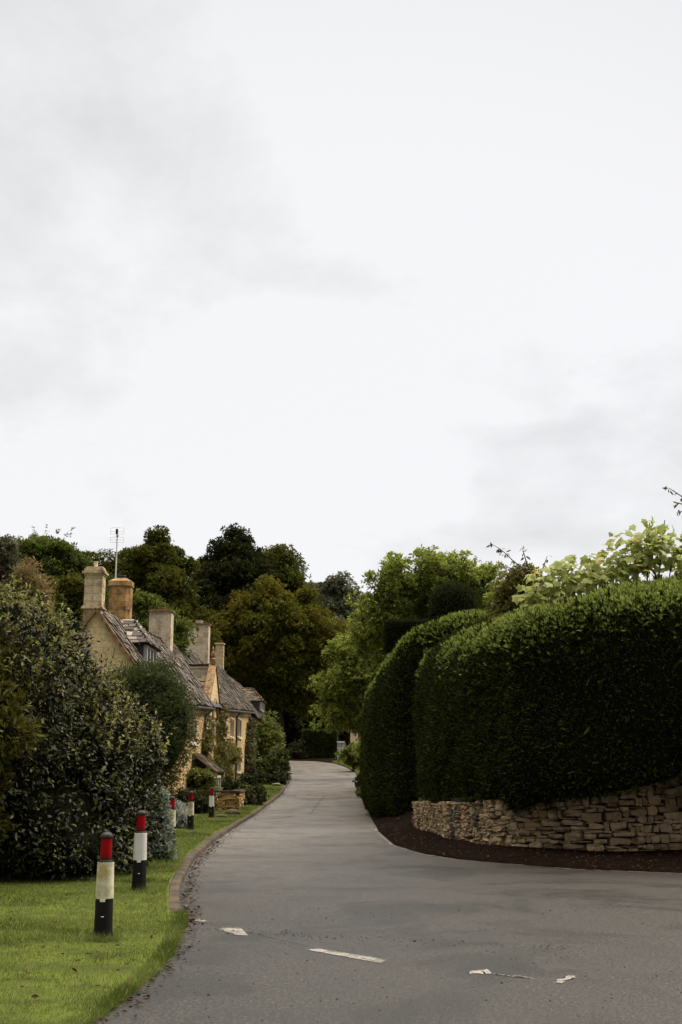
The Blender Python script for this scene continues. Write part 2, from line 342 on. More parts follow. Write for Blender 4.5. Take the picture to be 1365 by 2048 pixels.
M['shoot'] = leaf('young_shoots', (0.13, 0.135, 0.030), (0.24, 0.23, 0.065), 0.45, 0.35, 0.25)
M['round'] = leaf('round_bush', (0.016, 0.027, 0.006), (0.085, 0.110, 0.026), 0.6, 0.3, 0.10, pw=1.6)
M['olivec'] = leaf('olive_conifer', (0.035, 0.036, 0.006), (0.14, 0.125, 0.022), 0.6, 0.3, 0.1, pw=1.6)
M['silver'] = leaf('silver_needles', (0.17, 0.20, 0.15), (0.32, 0.35, 0.29), 0.75, 0.2, 0.1, 2, (0.13, 0.17, 0.09))
M['lavender'] = leaf('lavender_leaves', (0.27, 0.28, 0.24), (0.42, 0.42, 0.37), 0.75, 0.2, 0.1)
M['t_green'] = leaf('tree_green', (0.025, 0.038, 0.008), (0.125, 0.152, 0.033), 0.7, 0.35, 0.06, 0.25, (0.095, 0.115, 0.021), pw=1.6)
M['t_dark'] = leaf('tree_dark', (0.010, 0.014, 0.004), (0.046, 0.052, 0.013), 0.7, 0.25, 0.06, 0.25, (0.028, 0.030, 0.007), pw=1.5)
M['t_olive'] = leaf('tree_olive', (0.024, 0.031, 0.005), (0.125, 0.128, 0.021), 0.7, 0.35, 0.06, 0.22, (0.080, 0.078, 0.011), pw=1.7)
M['t_brown'] = leaf('tree_bronze', (0.036, 0.044, 0.005), (0.20, 0.195, 0.030), 0.7, 0.35, 0.06, 0.22, (0.125, 0.108, 0.014), pw=1.9)
M['t_grey'] = leaf('tree_grey', (0.09, 0.10, 0.06), (0.17, 0.18, 0.12), 0.65, 0.25, 0.2, 0.3, (0.09, 0.09, 0.045))
M['t_dry'] = leaf('tree_dry', (0.20, 0.14, 0.062), (0.36, 0.26, 0.135), 0.7, 0.35, 0.08, 0.6, (0.16, 0.14, 0.045))
M['t_lime'] = leaf('tree_walnut', (0.085, 0.108, 0.016), (0.40, 0.44, 0.10), 0.6, 0.55, 0.10, 0.5, (0.16, 0.19, 0.030), pw=1.5)
M['t_red'] = leaf('tree_copper', (0.016, 0.009, 0.005), (0.028, 0.014, 0.008), 0.7, 0.1, 0.05)
M['shrublt'] = leaf('bright_shrub', (0.060, 0.080, 0.011), (0.190, 0.205, 0.042), 0.55, 0.3, 0.15, pw=1.3)
M['shrubmd'] = leaf('mid_shrub', (0.022, 0.032, 0.007), (0.125, 0.145, 0.030), 0.55, 0.3, 0.12, pw=1.8)
M['shrubdk'] = leaf('dark_shrub', (0.014, 0.017, 0.006), (0.060, 0.062, 0.018), 0.6, 0.2, 0.1, pw=1.6)
M['climber'] = leaf('climber_olive', (0.11, 0.105, 0.020), (0.20, 0.165, 0.040), 0.6, 0.25, 0.3, 1.0, (0.13, 0.135, 0.035))
M['climbgr'] = leaf('climber_green', (0.04, 0.055, 0.016), (0.09, 0.10, 0.03), 0.6, 0.25, 0.3, 1.0, (0.09, 0.07, 0.02))
M['bigleaf'] = leaf('big_pale_leaves', (0.26, 0.30, 0.07), (0.44, 0.47, 0.17), 0.55, 0.48, 0.25, 1.0, None, (0.42, 0.31, 0.05))
M['brownleaf'] = leaf('bronze_leaves', (0.090, 0.088, 0.018), (0.19, 0.165, 0.038), 0.6, 0.35, 0.15)
M['hangleaf'] = leaf('hanging_leaves', (0.085, 0.075, 0.032), (0.14, 0.11, 0.05), 0.5, 0.25, 0.4)
M['render'] = plain('pale_stone', (0.60, 0.46, 0.34), 0.9, (0.52, 0.39, 0.28), 2, 0.006)
M['rock'] = plain('edging_rock', (0.11, 0.082, 0.056), 0.9, (0.045, 0.034, 0.023), 6, 0.02, 0.2)
M['rockpale'] = plain('pale_rock', (0.22, 0.18, 0.135), 0.9, (0.12, 0.09, 0.065), 6, 0.02, 0.2)

# ------------------------------------------------------------------ leaf templates (y = length, z = up side)
LAUREL = (np.array([(0, 0, 0), (-.22, .33, .07), (0, .35, 0), (.22, .33, .07), (-.2, .68, .06), (0, .7, 0), (.2, .68, .06), (0, 1, -.08)]),
          [np.array([(0, 2, 1), (0, 3, 2), (4, 5, 7), (5, 6, 7)]), np.array([(1, 2, 5, 4), (2, 3, 6, 5)])])
DIA = (np.array([(0, 0, 0), (.27, .5, .09), (0, 1, 0), (-.27, .5, .09)]), [np.array([(0, 1, 2), (0, 2, 3)])])
def _clump(n, w, spread, seed):
    g = np.random.default_rng(seed); V = []; F = []
    for i in range(n):
        d = unit(np.array([g.uniform(-spread, spread), g.uniform(.5, 1.1), g.uniform(-.5, .6)])); x = unit(np.cross(d, [g.normal() * .5, 0, 1])); l = g.uniform(.6, 1.0)
        o = np.array([g.uniform(-.25, .25), g.uniform(0, .5), g.uniform(-.15, .15)]) * spread
        b = len(V); V += [o, o + d * l * .5 + x * w, o + d * l, o + d * l * .5 - x * w]; F += [(b, b + 1, b + 2), (b, b + 2, b + 3)]
    return (np.array(V), [np.array(F)])
CLUMP = _clump(5, .17, .9, 1); SPRAY = _clump(5, .055, .55, 2); NEEDLE = _clump(7, .05, .4, 3)
def _lobed():
    a = np.radians([-100, -150, -70, -28, 8, 35, 62, 90, 118, 145, 172, 208, 250]); r = [.12, .3, .42, .66, .52, .78, .66, 1.0, .66, .78, .52, .66, .42]
    r = dict(zip(range(13), r)); order = np.argsort(a); a = a[order]; rr = np.array([r[i] for i in order])
    pts = np.stack([rr * np.cos(a), rr * np.sin(a) + .15, -.25 * rr ** 2], -1)
    V = np.concatenate([[(0, .1, .05)], pts]); n = len(pts)
    return (V, [np.array([(0, 1 + i, 1 + (i + 1) % n) for i in range(n)])])
LOBED = _lobed()
BLADE = (np.array([(-.5, 0, 0), (.5, 0, 0), (-.35, .55, .10), (.35, .55, .10), (0, 1, .38)]), [np.array([(0, 1, 3), (0, 3, 2), (2, 3, 4)])])

def ell_points(E, n, inner=0.0, drop=0.86):
    """n points on the union of ellipsoids (centre, radii), with outward normals"""
    C = np.array([e[0] for e in E], float); Rr = np.array([e[1] for e in E], float)
    ar = (Rr[:, 0] * Rr[:, 1] + Rr[:, 0] * Rr[:, 2] + Rr[:, 1] * Rr[:, 2]); idx = rng.choice(len(E), n, p=ar / ar.sum())
    u = rsphere(n); k = 1 - inner * rng.random(n) ** 2
    p = C[idx] + u * Rr[idx] * k[:, None]; nrm = unit(u / Rr[idx])
    keep = np.ones(n, bool)
    for j in range(len(E)):
        ins = (((p - C[j]) / Rr[j]) ** 2).sum(1) < drop ** 2
        keep &= ~(ins & (idx != j))
    return p[keep], nrm[keep]
def pxe(cu, cv, ru, rv, Y, depth=None):
    c = P(cu, cv, Y); s = Y / FPX
    return (c, np.array([ru * s, depth if depth else 0.8 * (ru + rv) / 2 * s, rv * s]))

def foliage(mb, E, n, tmpl, size, clumps=0, rc=0.3, upb=0.45, inner=0.1, drop=0.86, jit=0.25, flat=0.75, mat=0, aspect=1.0, uneven=0.0):
    """leaves spread over and under the skin of a union of ellipsoids, gathered in clumps"""
    if clumps:
        c, nc = ell_points(E, clumps, inner, drop); k = max(1, n // max(1, len(c)))
        r = rc * rng.uniform(.55, 1.35, len(c)); c = c + nc * (rng.uniform(-.95, .75, len(c)) * r)[:, None]
        ii = np.repeat(np.arange(len(c)), k); u = rsphere(len(ii)); u[:, 2] += .25; u = unit(u)
        p = c[ii] + u * (r[ii] * rng.random(len(ii)) ** .45)[:, None] * np.array([1, 1, flat]); nr = unit(u + nc[ii] * .7)
    else:
        p, nr = ell_points(E, n, inner, drop); p = p + rng.normal(size=p.shape) * jit * size
    if uneven: p = p + np.array([0, .32 * (uneven > .18), 0]) * np.maximum(0, 2.1 - p[:, 2:3]) + nr * (uneven * (wob(p, 1.7, 5) + .6 * wob(p, 3.9, 8)))[:, None]
    N = len(p); nz = unit(nr * .6 + np.array([0, 0, .15 + upb]) + rng.normal(size=(N, 3)) * .5)
    d = unit(nr * .8 + rng.normal(size=(N, 3)) * .8 + np.array([0, 0, -.1]))
    sc = size * rng.uniform(.6, 1.3, N)
    sc3 = np.stack([sc * aspect, sc, sc], 1)
    return mb.scatter(tmpl[0], tmpl[1], p, frames(d, nz), sc3, mat)

def bez(a, b, c, n=8):
    t = np.linspace(0, 1, n)[:, None]; a, b, c = map(np.asarray, (a, b, c)); return (1 - t) ** 2 * a + 2 * t * (1 - t) * b + t ** 2 * c
def tree(name, label, E, mat, foot, n, size, rc, clumps, group=None, r0=0.35, limbs=7, upb=0.5, tmpl=CLUMP, inner=.35, barkm='bark', cat='tree', vol=.2):
    fx, fy = foot; z0 = float(base(fy)) - .1
    t = thing(name, (fx, fy, z0), label, cat, group)
    mb = MB(); foliage(mb, E, int(n * (1 - vol)), tmpl, size, clumps, rc, upb, inner, .8)
    if vol:
        foliage(mb, [(c, r * .78) for c, r in E], int(n * vol), tmpl, size * 1.1, 0, upb=upb, inner=.6, drop=.3)
    pts, nr = ell_points(E, max(30, clumps), 0, .9); pts, nr = pts[nr[:, 2] > -.2], nr[nr[:, 2] > -.2]; k = 9      # stray sprigs break the outline
    dv = unit(nr * .7 + np.array([0, 0, .8]) + rng.normal(size=pts.shape) * .5); L = rc * rng.uniform(.2, 1.0, len(pts)) * rng.random(len(pts))
    q = np.repeat(pts, k, 0) + np.repeat(dv * L[:, None], k, 0) * (rng.random((len(pts) * k, 1)) * 1.3) + rng.normal(size=(len(pts) * k, 3)) * size * .22
    mb.scatter(tmpl[0], tmpl[1], q, frames(unit(np.repeat(dv, k, 0) + rng.normal(size=q.shape) * .6), rng.normal(size=q.shape) + [0, 0, .8]), size * .6 * rng.uniform(.5, 1.1, len(q)))
    mb.build('crown', M[mat], t)
    tb = MB(); top = max(E, key=lambda e: e[0][2])[0]; mid = np.mean([e[0] for e in E], 0)
    a = np.array([fx, fy, z0]); b = np.array([fx * .6 + mid[0] * .4, fy * .6 + mid[1] * .4, (z0 + mid[2]) / 2])
    main = bez(a, b, top, 12); main[1:-1, :2] += rng.normal(size=(10, 2)) * r0 * .25
    tb.tube(main, np.linspace(r0, r0 * .12, 12), 9)
    ends, _ = ell_points(E, limbs * 3, .2)
    for e in ends[:limbs]:
        k = rng.integers(4, 9); s = main[k]; m = (s + e) / 2 + np.array([0, 0, .1 * np.linalg.norm(e - s)])
        tb.tube(bez(s, m, e, 7), np.linspace(r0 * .38, r0 * .05, 7), 6)
    tb.build('trunk', M[barkm], t); return t
def shrub(name, label, E, mat, n, size, tmpl, group=None, core=.8, clumps=0, rc=.2, upb=.45, inner=.15, cat='shrub', foot=None, aspect=1.0, uneven=0.0):
    lo = min(e[0][2] - e[1][2] for e in E); c0 = E[0][0]
    f = foot if foot is not None else (c0[0], c0[1], float(base(c0[1])))
    t = thing(name, f, label, cat, group)
    mb = MB(); foliage(mb, E, n, tmpl, size, clumps, rc, upb, inner, .88, aspect=aspect, uneven=uneven)
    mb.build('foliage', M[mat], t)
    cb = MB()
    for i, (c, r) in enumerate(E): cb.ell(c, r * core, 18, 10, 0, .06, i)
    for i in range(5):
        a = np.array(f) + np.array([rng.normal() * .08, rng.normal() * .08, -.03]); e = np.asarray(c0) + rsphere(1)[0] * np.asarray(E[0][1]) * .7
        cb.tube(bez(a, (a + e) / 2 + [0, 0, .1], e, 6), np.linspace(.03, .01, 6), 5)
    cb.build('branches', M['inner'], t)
    return t

# ------------------------------------------------------------------ ground, lane, kerb, lawn, bank
LE = [(-4.6, -12.0), (-3.5, -2.0), (-2.75, 3.0)] + [tuple(G(*p)[:2]) for p in ((180, 2048), (255, 1985), (310, 1940), (345, 1890), (364, 1840), (358, 1805), (361, 1775), (388, 1722), (432, 1680), (482, 1648), (530, 1615), (566, 1588), (584, 1556))] + [(-3.7, 84), (-4.6, 90), (-7.5, 95), (-16, 97.5), (-45, 99)]
LE = sorted(LE, key=lambda p: p[1]); LEY = np.array([p[1] for p in LE]); LEX = np.array([p[0] for p in LE])
RA = [(40.0, 15.2), (12.0, 17.6), (8.0, 18.4)] + [tuple(G(*p)[:2]) for p in ((1365, 1747), (1150, 1738), (920, 1720), (850, 1708), (790, 1690), (758, 1663), (745, 1640), (734, 1612), (725, 1585), (718, 1562))] + [(0.95, 82), (0.35, 90), (-0.7, 97), (-2.2, 100.5), (-8, 103.5), (-45, 106)]
RAY = np.array([p[1] for p in RA]); RAX = np.array([p[0] for p in RA]); _o = np.argsort(RAY); RAY, RAX = RAY[_o], RAX[_o]
def smooth1(f, y, w):
    y = np.asarray(y, float); return np.mean([f(y + k * w) for k in (-1, -.5, 0, .5, 1)], 0)
def xl(y): return smooth1(lambda q: np.interp(q, LEY, LEX), y, .5)
def xr(y): return np.interp(y, RAY, RAX)
mb = MB()
gx = np.concatenate([np.linspace(-400, -40, 12), np.linspace(-36, 40, 39), np.linspace(50, 400, 12)]); gy = np.concatenate([np.linspace(-30, 130, 81), np.linspace(140, 900, 20)])
gz = base(np.minimum(gy, 160)) - .06 + np.maximum(gy - 160, 0) * .01
mb.grid(np.stack(np.broadcast_arrays(gx[None, :], gy[:, None], gz[:, None]), -1)); kind(mb.build('ground', M['soil']), 'structure')
mb = MB(); yy = np.concatenate([np.arange(-12, 6, .5), np.arange(6, 30, .12), np.arange(30, 106, .4)])
tt = np.linspace(0, 1, 40) ** 1.0
a, b = xl(yy), np.where(yy < 15.2, 40.0, xr(yy)); b = np.maximum(b, a + .01)
X = a[:, None] * (1 - tt) + b[:, None] * tt
Zr = base(yy)[:, None] + .012 * wob(np.stack([X, np.repeat(yy[:, None], 40, 1), X * 0], -1).reshape(-1, 3), .5).reshape(X.shape)
mb.grid(np.stack([X, np.repeat(yy[:, None], 40, 1), Zr], -1)); road = kind(mb.build('road', M['asphalt']), 'structure')
def road_z(x, y): return base(y) + .012 * wob(np.stack([np.asarray(x, float), np.asarray(y, float), np.asarray(x, float) * 0], -1).reshape(-1, 3), .5).reshape(np.shape(x))

def lawn_h(x, y):
    y = np.asarray(y, float); e = xl(y)
    k = np.clip((y - 13.2) / 3.0, 0, 1); k = k * k * (3 - 2 * k); edge = .015 + .085 * k
    return base(y) + edge + .05 * np.clip((e - x) / 2.5, 0, 1) + .018 * wob(np.stack([np.asarray(x, float), y, y * 0], -1).reshape(-1, 3), 1.3).reshape(np.shape(x))
mb = MB(); yv = np.concatenate([np.arange(-12, 80, .25), np.arange(80, 94, .5)]); off = np.concatenate([[0, .05, .12, .22], np.linspace(.35, 4, 18), np.linspace(5, 30, 10)])
kx = np.clip((yv - 14.0) / .6, 0, 1) * .13 + np.where(yv < 14.4, -.02 + .05 * wob(np.stack([yv, yv * 0, yv * 0], -1), 4), 0)
X = (xl(yv) - kx)[:, None] - off; Y2 = np.repeat(yv[:, None], len(off), 1); Z = lawn_h(X, Y2); Z[:, 0] -= .03
mb.grid(np.stack([X, Y2, Z], -1)[:, ::-1]); kind(mb.build('lawn', M['turf']), 'structure')

mb = MB(); yk = np.arange(14.3, 77, .3); ex = xl(yk); jz = .008 * wob(np.stack([yk, yk * 0, yk * 0], -1), 2.2); hk = np.clip((yk - 14.2) / 2.2, .12, 1) * .10
bz = base(yk)
prof = [(.015, -.04), (.0, .7), (-.015, .95), (-.05, 1.0), (-.12, 1.0), (-.145, .9), (-.15, -.3)]
g = np.stack([np.stack([ex + p[0] + jz, yk, bz + np.maximum(p[1], -.3) * hk + (jz if p[1] > .5 else 0) - (.06 if p[1] < 0 else 0)], -1) for p in prof], 1)
mb.grid(g); mb.add(g[0], np.arange(len(prof))[None]); kind(mb.build('kerb', M['kerb']), 'structure')

# bank between the lane and the stone wall on the right
Bp = [(30.0, 19.8), (12.0, 21.4), (8.6, 21.8)] + [tuple(G(*p, .17)[:2]) for p in ((1365, 1700), (1180, 1701), (1000, 1693), (910, 1677), (835, 1654))] + [(1.75, 36.5), (1.5, 42), (1.5, 50), (1.75, 60), (1.9, 72), (2.3, 82), (2.2, 90), (2, 97), (0.5, 102), (-5, 106), (-45, 108)]
RAo = RA
def resamp(pts, n):
    p = np.asarray(pts, float); d = np.concatenate([[0], np.cumsum(np.linalg.norm(np.diff(p, axis=0), axis=1))]); s = np.linspace(0, d[-1], n)
    return np.stack([np.interp(s, d, p[:, i]) for i in range(p.shape[1])], -1)
A_ = np.array(RAo); B_ = np.array(Bp); k_ = np.linspace(0, len(A_) - 1, 160); A_ = np.stack([np.interp(k_, range(len(RAo)), A_[:, i]) for i in (0, 1)], -1); B_ = np.stack([np.interp(k_, range(len(Bp)), B_[:, i]) for i in (0, 1)], -1)
def bank_pt(s, A=A_, B=B_):
    p = A * (1 - s) + B * s; z = base(p[:, 1]) + .02 + .17 * min(s, 1.2) ** .9 + max(0, s - 1) * .3 * (1 if s <= 1 else 1) + .03 * wob(np.concatenate([p, p[:, :1] * 0], 1), 2.0) * (1 if s > .05 else .3)
    return np.concatenate([p, z[:, None]], 1)
mb = MB(); mb.grid(np.stack([bank_pt(s) - ([0, 0, .05] if s == 0 else [0, 0, 0]) for s in (0, .04, .2, .4, .6, .8, 1.0, 1.6, 3.0)], 1)); kind(mb.build('verge_bank', M['earth']), 'structure')

# painted give-way dashes and the thin worn edge line: parts of the road
def dash(pxs, name='give_way_dash'):
    pts = np.array([G(*p) for p in pxs]); c = pts.mean(0); m = MB()
    a, b, c2, d = pts; n = 14
    top = a[None] + (b - a)[None] * np.linspace(0, 1, n)[:, None]; bot = d[None] + (c2 - d)[None] * np.linspace(0, 1, n)[:, None]
    top[1:-1, :2] += rng.normal(size=(n - 2, 2)) * .018; bot[1:-1, :2] += rng.normal(size=(n - 2, 2)) * .018
    g = np.stack([top, (top + bot) / 2, bot], 1); g[..., 2] = road_z(g[..., 0], g[..., 1]) + .004
    m.grid(g); m.build(name, M['paint'], road)
dash([(432, 1857), (482, 1857), (497, 1871), (466, 1870)]); dash([(612, 1898), (640, 1897), (772, 1920), (762, 1926)])
dash([(935, 1945), (975, 1939), (985, 1948), (940, 1949)]); dash([(986, 1948), (1040, 1953), (1072, 1960), (1012, 1953)]); dash([(1108, 1966), (1135, 1952), (1150, 1953), (1125, 1967)]); dash([(385, 1841), (400, 1839), (415, 1843), (395, 1845)])
road_side = lambda q: q[0] < xr(q[1]) - .02
m = MB(); seg = A_[(A_[:, 1] > 17.5) & (A_[:, 1] < 38) & (A_[:, 0] < 8)]; seg = resamp(seg, 150)
keep = wob(np.concatenate([seg, seg[:, :1] * 0], 1), 3.3) + .35 * rng.normal(size=150)
for i in range(149):
    if keep[i] > -.35:
        p = seg[i:i + 2]; t_ = unit(p[1] - p[0]); nrm = np.array([t_[1], -t_[0]]); w = .016 + .012 * rng.random()
        q = np.array([(*(p[0] - nrm * w), 0), (*(p[0] + nrm * w), 0), (*(p[1] + nrm * w), 0), (*(p[1] - nrm * w), 0)]); sg = 1 if road_side(p[0] + nrm * .1) else -1; q[:, :2] += sg * nrm * .07; q[:, 2] = road_z(q[:, 0], q[:, 1]) + .006
        m.add(q, np.array([[0, 1, 2, 3]]))
m.build('edge_line', M['paint'], road)

def crack(pxs, w, name='road_crack'):
    p = resamp(np.array([G(*q)[:2] for q in pxs]), 40); t_ = unit(np.gradient(p, axis=0)); nr_ = np.stack([t_[:, 1], -t_[:, 0]], -1); p = p + nr_ * (.05 * wob(np.concatenate([p, p[:, :1] * 0], 1), 4, 2) + rng.normal(size=40) * w * .5)[:, None]
    ww = w * (.35 + rng.random((40, 1))); ww[[0, -1]] *= .2; g = np.stack([p - nr_ * ww, p + nr_ * ww], 1); g = np.concatenate([g, (road_z(g[..., 0], g[..., 1]) + .003)[..., None]], -1)
    mm = MB(); mm.grid(g); mm.build(name, M['seam'], road)
crack([(368, 1838), (440, 1851), (530, 1874), (610, 1893)], .006, 'road_seam')
crack([(505, 1641), (545, 1638), (590, 1632)], .035); crack([(618, 1630), (632, 1612), (650, 1590)], .03); crack([(620, 1627), (660, 1625), (690, 1626)], .035); crack([(590, 1577), (620, 1574), (650, 1575)], .07); crack([(665, 1574), (690, 1571)], .06)
# grass blades, leaf litter, grit: uncountable stuff
def blades(n, ylo, yhi, width, hgt, pw=1.0, xoff=.0):
    y = ylo + (yhi - ylo) * rng.random(n) ** pw; e = xl(y) - np.where(y > 14.3, .16, -.015); x = e - xoff - width * rng.random(n)
    return np.stack([x, y, lawn_h(x, y) - .008], -1), hgt * rng.uniform(.5, 1.25, n)
mb = MB()
for (n, a, b, w, h, pw) in ((85000, 7.0, 13.5, 5.2, .042, 1.0), (52000, 12.5, 17.5, 4.6, .045, 1.0), (16000, 17, 28, 1.0, .05, 1.0), (26000, 28, 50, 1.6, .05, 1.0), (14000, 48, 78, 1.6, .06, 1.0)):
    p, s = blades(n, a, b, w, h, pw); N = len(p); up_ = unit(np.array([0, 0, 1.0]) + rng.normal(size=(N, 3)) * [.5, .5, .15]); nz = rng.normal(size=(N, 3)) * [1, 1, .1]
    k = 1.0 + .9 * (wob(p, 2.2, 3) > .45); 
    mb.scatter(BLADE[0], BLADE[1], p, frames(up_, nz), np.stack([np.maximum(.0035, p[:, 1] * .0003), s * k, s * k], 1), 0)
for bx_ in ((206, 1874), (278, 1776), (342, 1692), (381, 1660), (423, 1636)):      # longer grass the mower misses round each bollard
    c_ = G(*bx_, .06); a_ = rng.uniform(0, 6.28, 420); r_ = .10 + np.abs(rng.normal(size=420)) * .035; p = np.stack([c_[0] + r_ * np.cos(a_), c_[1] + r_ * np.sin(a_), a_ * 0], -1); p[:, 2] = lawn_h(p[:, 0], p[:, 1]) - .005
    mb.scatter(BLADE[0], BLADE[1], p, frames(unit(np.array([0, 0, 1.0]) + rng.normal(size=(420, 3)) * .4), rng.normal(size=(420, 3))), np.stack([np.full(420, .006), rng.uniform(.05, .12, 420), rng.uniform(.05, .12, 420)], 1), 0)
# ragged tufts along the edge without a kerb
y = rng.uniform(7, 14.4, 9000); x = xl(y) + rng.normal(size=9000) * .035 - .01; p = np.stack([x, y, base(y) + .004], -1)
mb.scatter(BLADE[0], BLADE[1], p, frames(unit(np.array([.35, -.1, .8]) + rng.normal(size=(9000, 3)) * .45), rng.normal(size=(9000, 3))), np.stack([np.full(9000, .005), rng.uniform(.03, .09, 9000), rng.uniform(.03, .09, 9000)], 1), 0)
kind(mb.build('grass', M['grass']), 'stuff')
mb = MB()
n = 1500; y = np.concatenate([rng.uniform(13, 30, n // 2), rng.uniform(7, 15, 300), rng.uniform(30, 70, n // 2 - 300)]); x = xl(y) + .03 + np.abs(rng.normal(size=n)) * .10
p1 = np.stack([x, y, road_z(x, y) + .012], -1)
i = rng.integers(20, 150, 5200); s = rng.random(5200) ** 1.2 * 1.25; p2 = A_[i] * (1 - s[:, None]) + B_[i] * s[:, None] + rng.normal(size=(5200, 2)) * .08
z2 = np.array(base(p2[:, 1]) + .035 + .17 * np.minimum(s, 1.2) ** .9); p2 = np.concatenate([p2, z2[:, None] + .02], 1)
p3 = np.stack([rng.uniform(-6, -1.7, 380), rng.uniform(7.5, 15, 380), np.zeros(380)], -1); p3 = p3[p3[:, 0] < xl(p3[:, 1]) - .05]; p3[:, 2] = lawn_h(p3[:, 0], p3[:, 1]) + .035
pp = np.concatenate([p1, p2, p3]); N = len(pp)
mb.scatter(LAUREL[0], LAUREL[1], pp, frames(rng.normal(size=(N, 3)) * [1, 1, .15], np.array([0, 0, 1.0]) + rng.normal(size=(N, 3)) * .35), rng.uniform(.025, .065, N), 0)
kind(mb.build('fallen_leaves', M['litter']), 'stuff')
TET = (np.array([(-.5, -.4, 0), (.5, -.35, 0), (.05, .55, 0), (0, 0, .5)]), [np.array([(0, 1, 3), (1, 2, 3), (2, 0, 3)])])
mb = MB(); n = 900; y = np.concatenate([rng.uniform(6.5, 15, n - 300), 12.5 + rng.normal(size=300) * .25]); x = np.concatenate([rng.uniform(-1.6, 3.5, n - 300), rng.uniform(-1.6, 2.2, 300)])
y[-300:] = 13.1 - (x[-300:] + 1.6) * .42 + rng.normal(size=300) * .12; ok = x > xl(y) + .05; x, y = x[ok], y[ok]
mb.scatter(TET[0], TET[1], np.stack([x, y, road_z(x, y) + .001], -1), frames(rng.normal(size=(len(x), 3)) * [1, 1, 0], np.tile([0, 0, 1.0], (len(x), 1))), np.abs(rng.normal(size=len(x))) * .009 + .005, 0)
kind(mb.build('gravel', M['grit']), 'stuff')

# ------------------------------------------------------------------ bollards
def onlawn(px):
    p = G(*px)
    for _ in range(3): p = G(*px, float(lawn_h(np.array([p[0]]), np.array([p[1]]))[0] - base(p[1])))
    return p
def bollard(px, label, sleeve, turn=0.0, s=1.0):
    p = onlawn(px)
    t = thing('bollard', p, label, 'bollard', 'red and white banded bollards along the verge'); c = p
    m = MB(); m.lathe([(.0, .0), (.104, .0), (.100, .03), (.090, .075), (.087, .10), (.0835, .37), (.076, .715), (.074, .722), (.058, .735), (.055, .94)], c, 24); m.build('post', M['blackp'], t)
    m = MB(); m.lathe([(.055, .935), (.061, .938), (.0625, .950), (.057, .970), (.040, .984), (.02, .991), (.001, .993)], c, 24); m.build('cap', M['capp'], t)
    m = MB(); m.lathe([(.0555, .745), (.0575, .745), (.0560, .935), (.054, .935)], c, 24, arc=(-math.pi + .35 + turn, -.35 + turn)); m.build('red_reflector', M['red'], t)
    m = MB(); m.lathe([(.083, .378), (.0862, .378), (.0790, .712), (.0755, .712)], c, 30); m.build('white_sleeve', M[sleeve], t)
    m = MB(); a = -math.pi / 2 + turn - .12; m.lathe([(.083, .352), (.0865, .352), (.0862, .378), (.083, .378)], c, 6, arc=(a - .3, a + .3)); m.build('fixing_tab', M['tab'], t)
    m = MB(); m.lathe([(.0845, .215), (.0875, .215), (.0874, .222), (.0845, .222)], c, 5, arc=(a - .1, a + .22)); m.build('screw_slot', M['tab'], t)
    return t
bollard((206, 1880), 'bollard with yellow-stained cream band, standing alone on the near grass', 'grimy', .1)
bollard((278, 1782), 'bollard with clean white band, standing against the big dark glossy shrub', 'clean', .15)
bollard((342, 1692), 'bollard half hidden behind the small silvery conifer', 'grimy', .1)
bollard((381, 1660), 'bollard with mossy cream band beside the pale grey lavender bush', 'grimy', .0)
bollard((423, 1636), 'bollard with clean white band in front of the low stone garden wall', 'clean', .0)

# ------------------------------------------------------------------ cottages
def sh(y): return .042 * (np.asarray(y, float) - 40)                   # the row steps up with the lane
XF, XRID, XB = -6.1, -8.2, -10.3
def eave(y): return 4.0 + sh(y)
def ridge(y): return 6.85 + sh(y) + .05 * np.sin(np.asarray(y) * .33)
def slates(mb, p_eave, p_ridge, y0, y1, course=.27, wid=.34, mat=0, clip=None, lift=.03, seed=0):
    """courses of overlapping stone slates between an eave line and a ridge line, each a function y -> (x, z)"""
    L = np.linalg.norm(np.subtract(p_ridge((y0 + y1) / 2), p_eave((y0 + y1) / 2))); nc = max(2, int(L / course))
    pos, rot, sc = [], [], []
    for i in range(nc):
        y = y0 + rng.uniform(-.2, 0)
        while y < y1:
            w = wid * rng.uniform(.6, 1.5); ym = y + w / 2; y += w
            if ym > y1 or ym < y0: continue
            e, r = np.array(p_eave(ym)), np.array(p_ridge(ym)); d = (r - e) / np.linalg.norm(r - e); nn_ = np.array([-d[1], d[0]]) if (r - e)[0] < 0 else np.array([-d[1], d[0]])
            if nn_[1] < 0: nn_ = -nn_
            q = e + d * (i * L / nc - .02 + rng.normal() * .012) + nn_ * (lift + rng.normal() * .008)
            if clip and not clip(q[0], ym, q[1]): continue
            pos.append((q[0], ym, q[1])); dv = np.array([d[0], 0, d[1]]); nv = np.array([nn_[0], 0, nn_[1]]); dv = dv - nv * (.035 + rng.normal() * .02) + np.array([0, rng.normal() * .03, 0])
            rot.append((dv, nv)); sc.append((w * .95, L / nc * 1.3, .055 * rng.uniform(.6, 1.7)))
    if not pos: return
    T = np.array([(x, yv_, z) for x in (-.5, .5) for yv_ in (0, 1) for z in (0, 1)], float); T[:, 0] *= np.where(T[:, 1] == 1, .9, 1)
    F = [np.array([(0, 1, 3, 2), (4, 6, 7, 5), (0, 4, 5, 1), (2, 3, 7, 6), (0, 2, 6, 4), (1, 5, 7, 3)])]
    rot = np.array(rot); mb.scatter(T, F, np.array(pos), frames(rot[:, 0], rot[:, 1]), np.array(sc), mat)

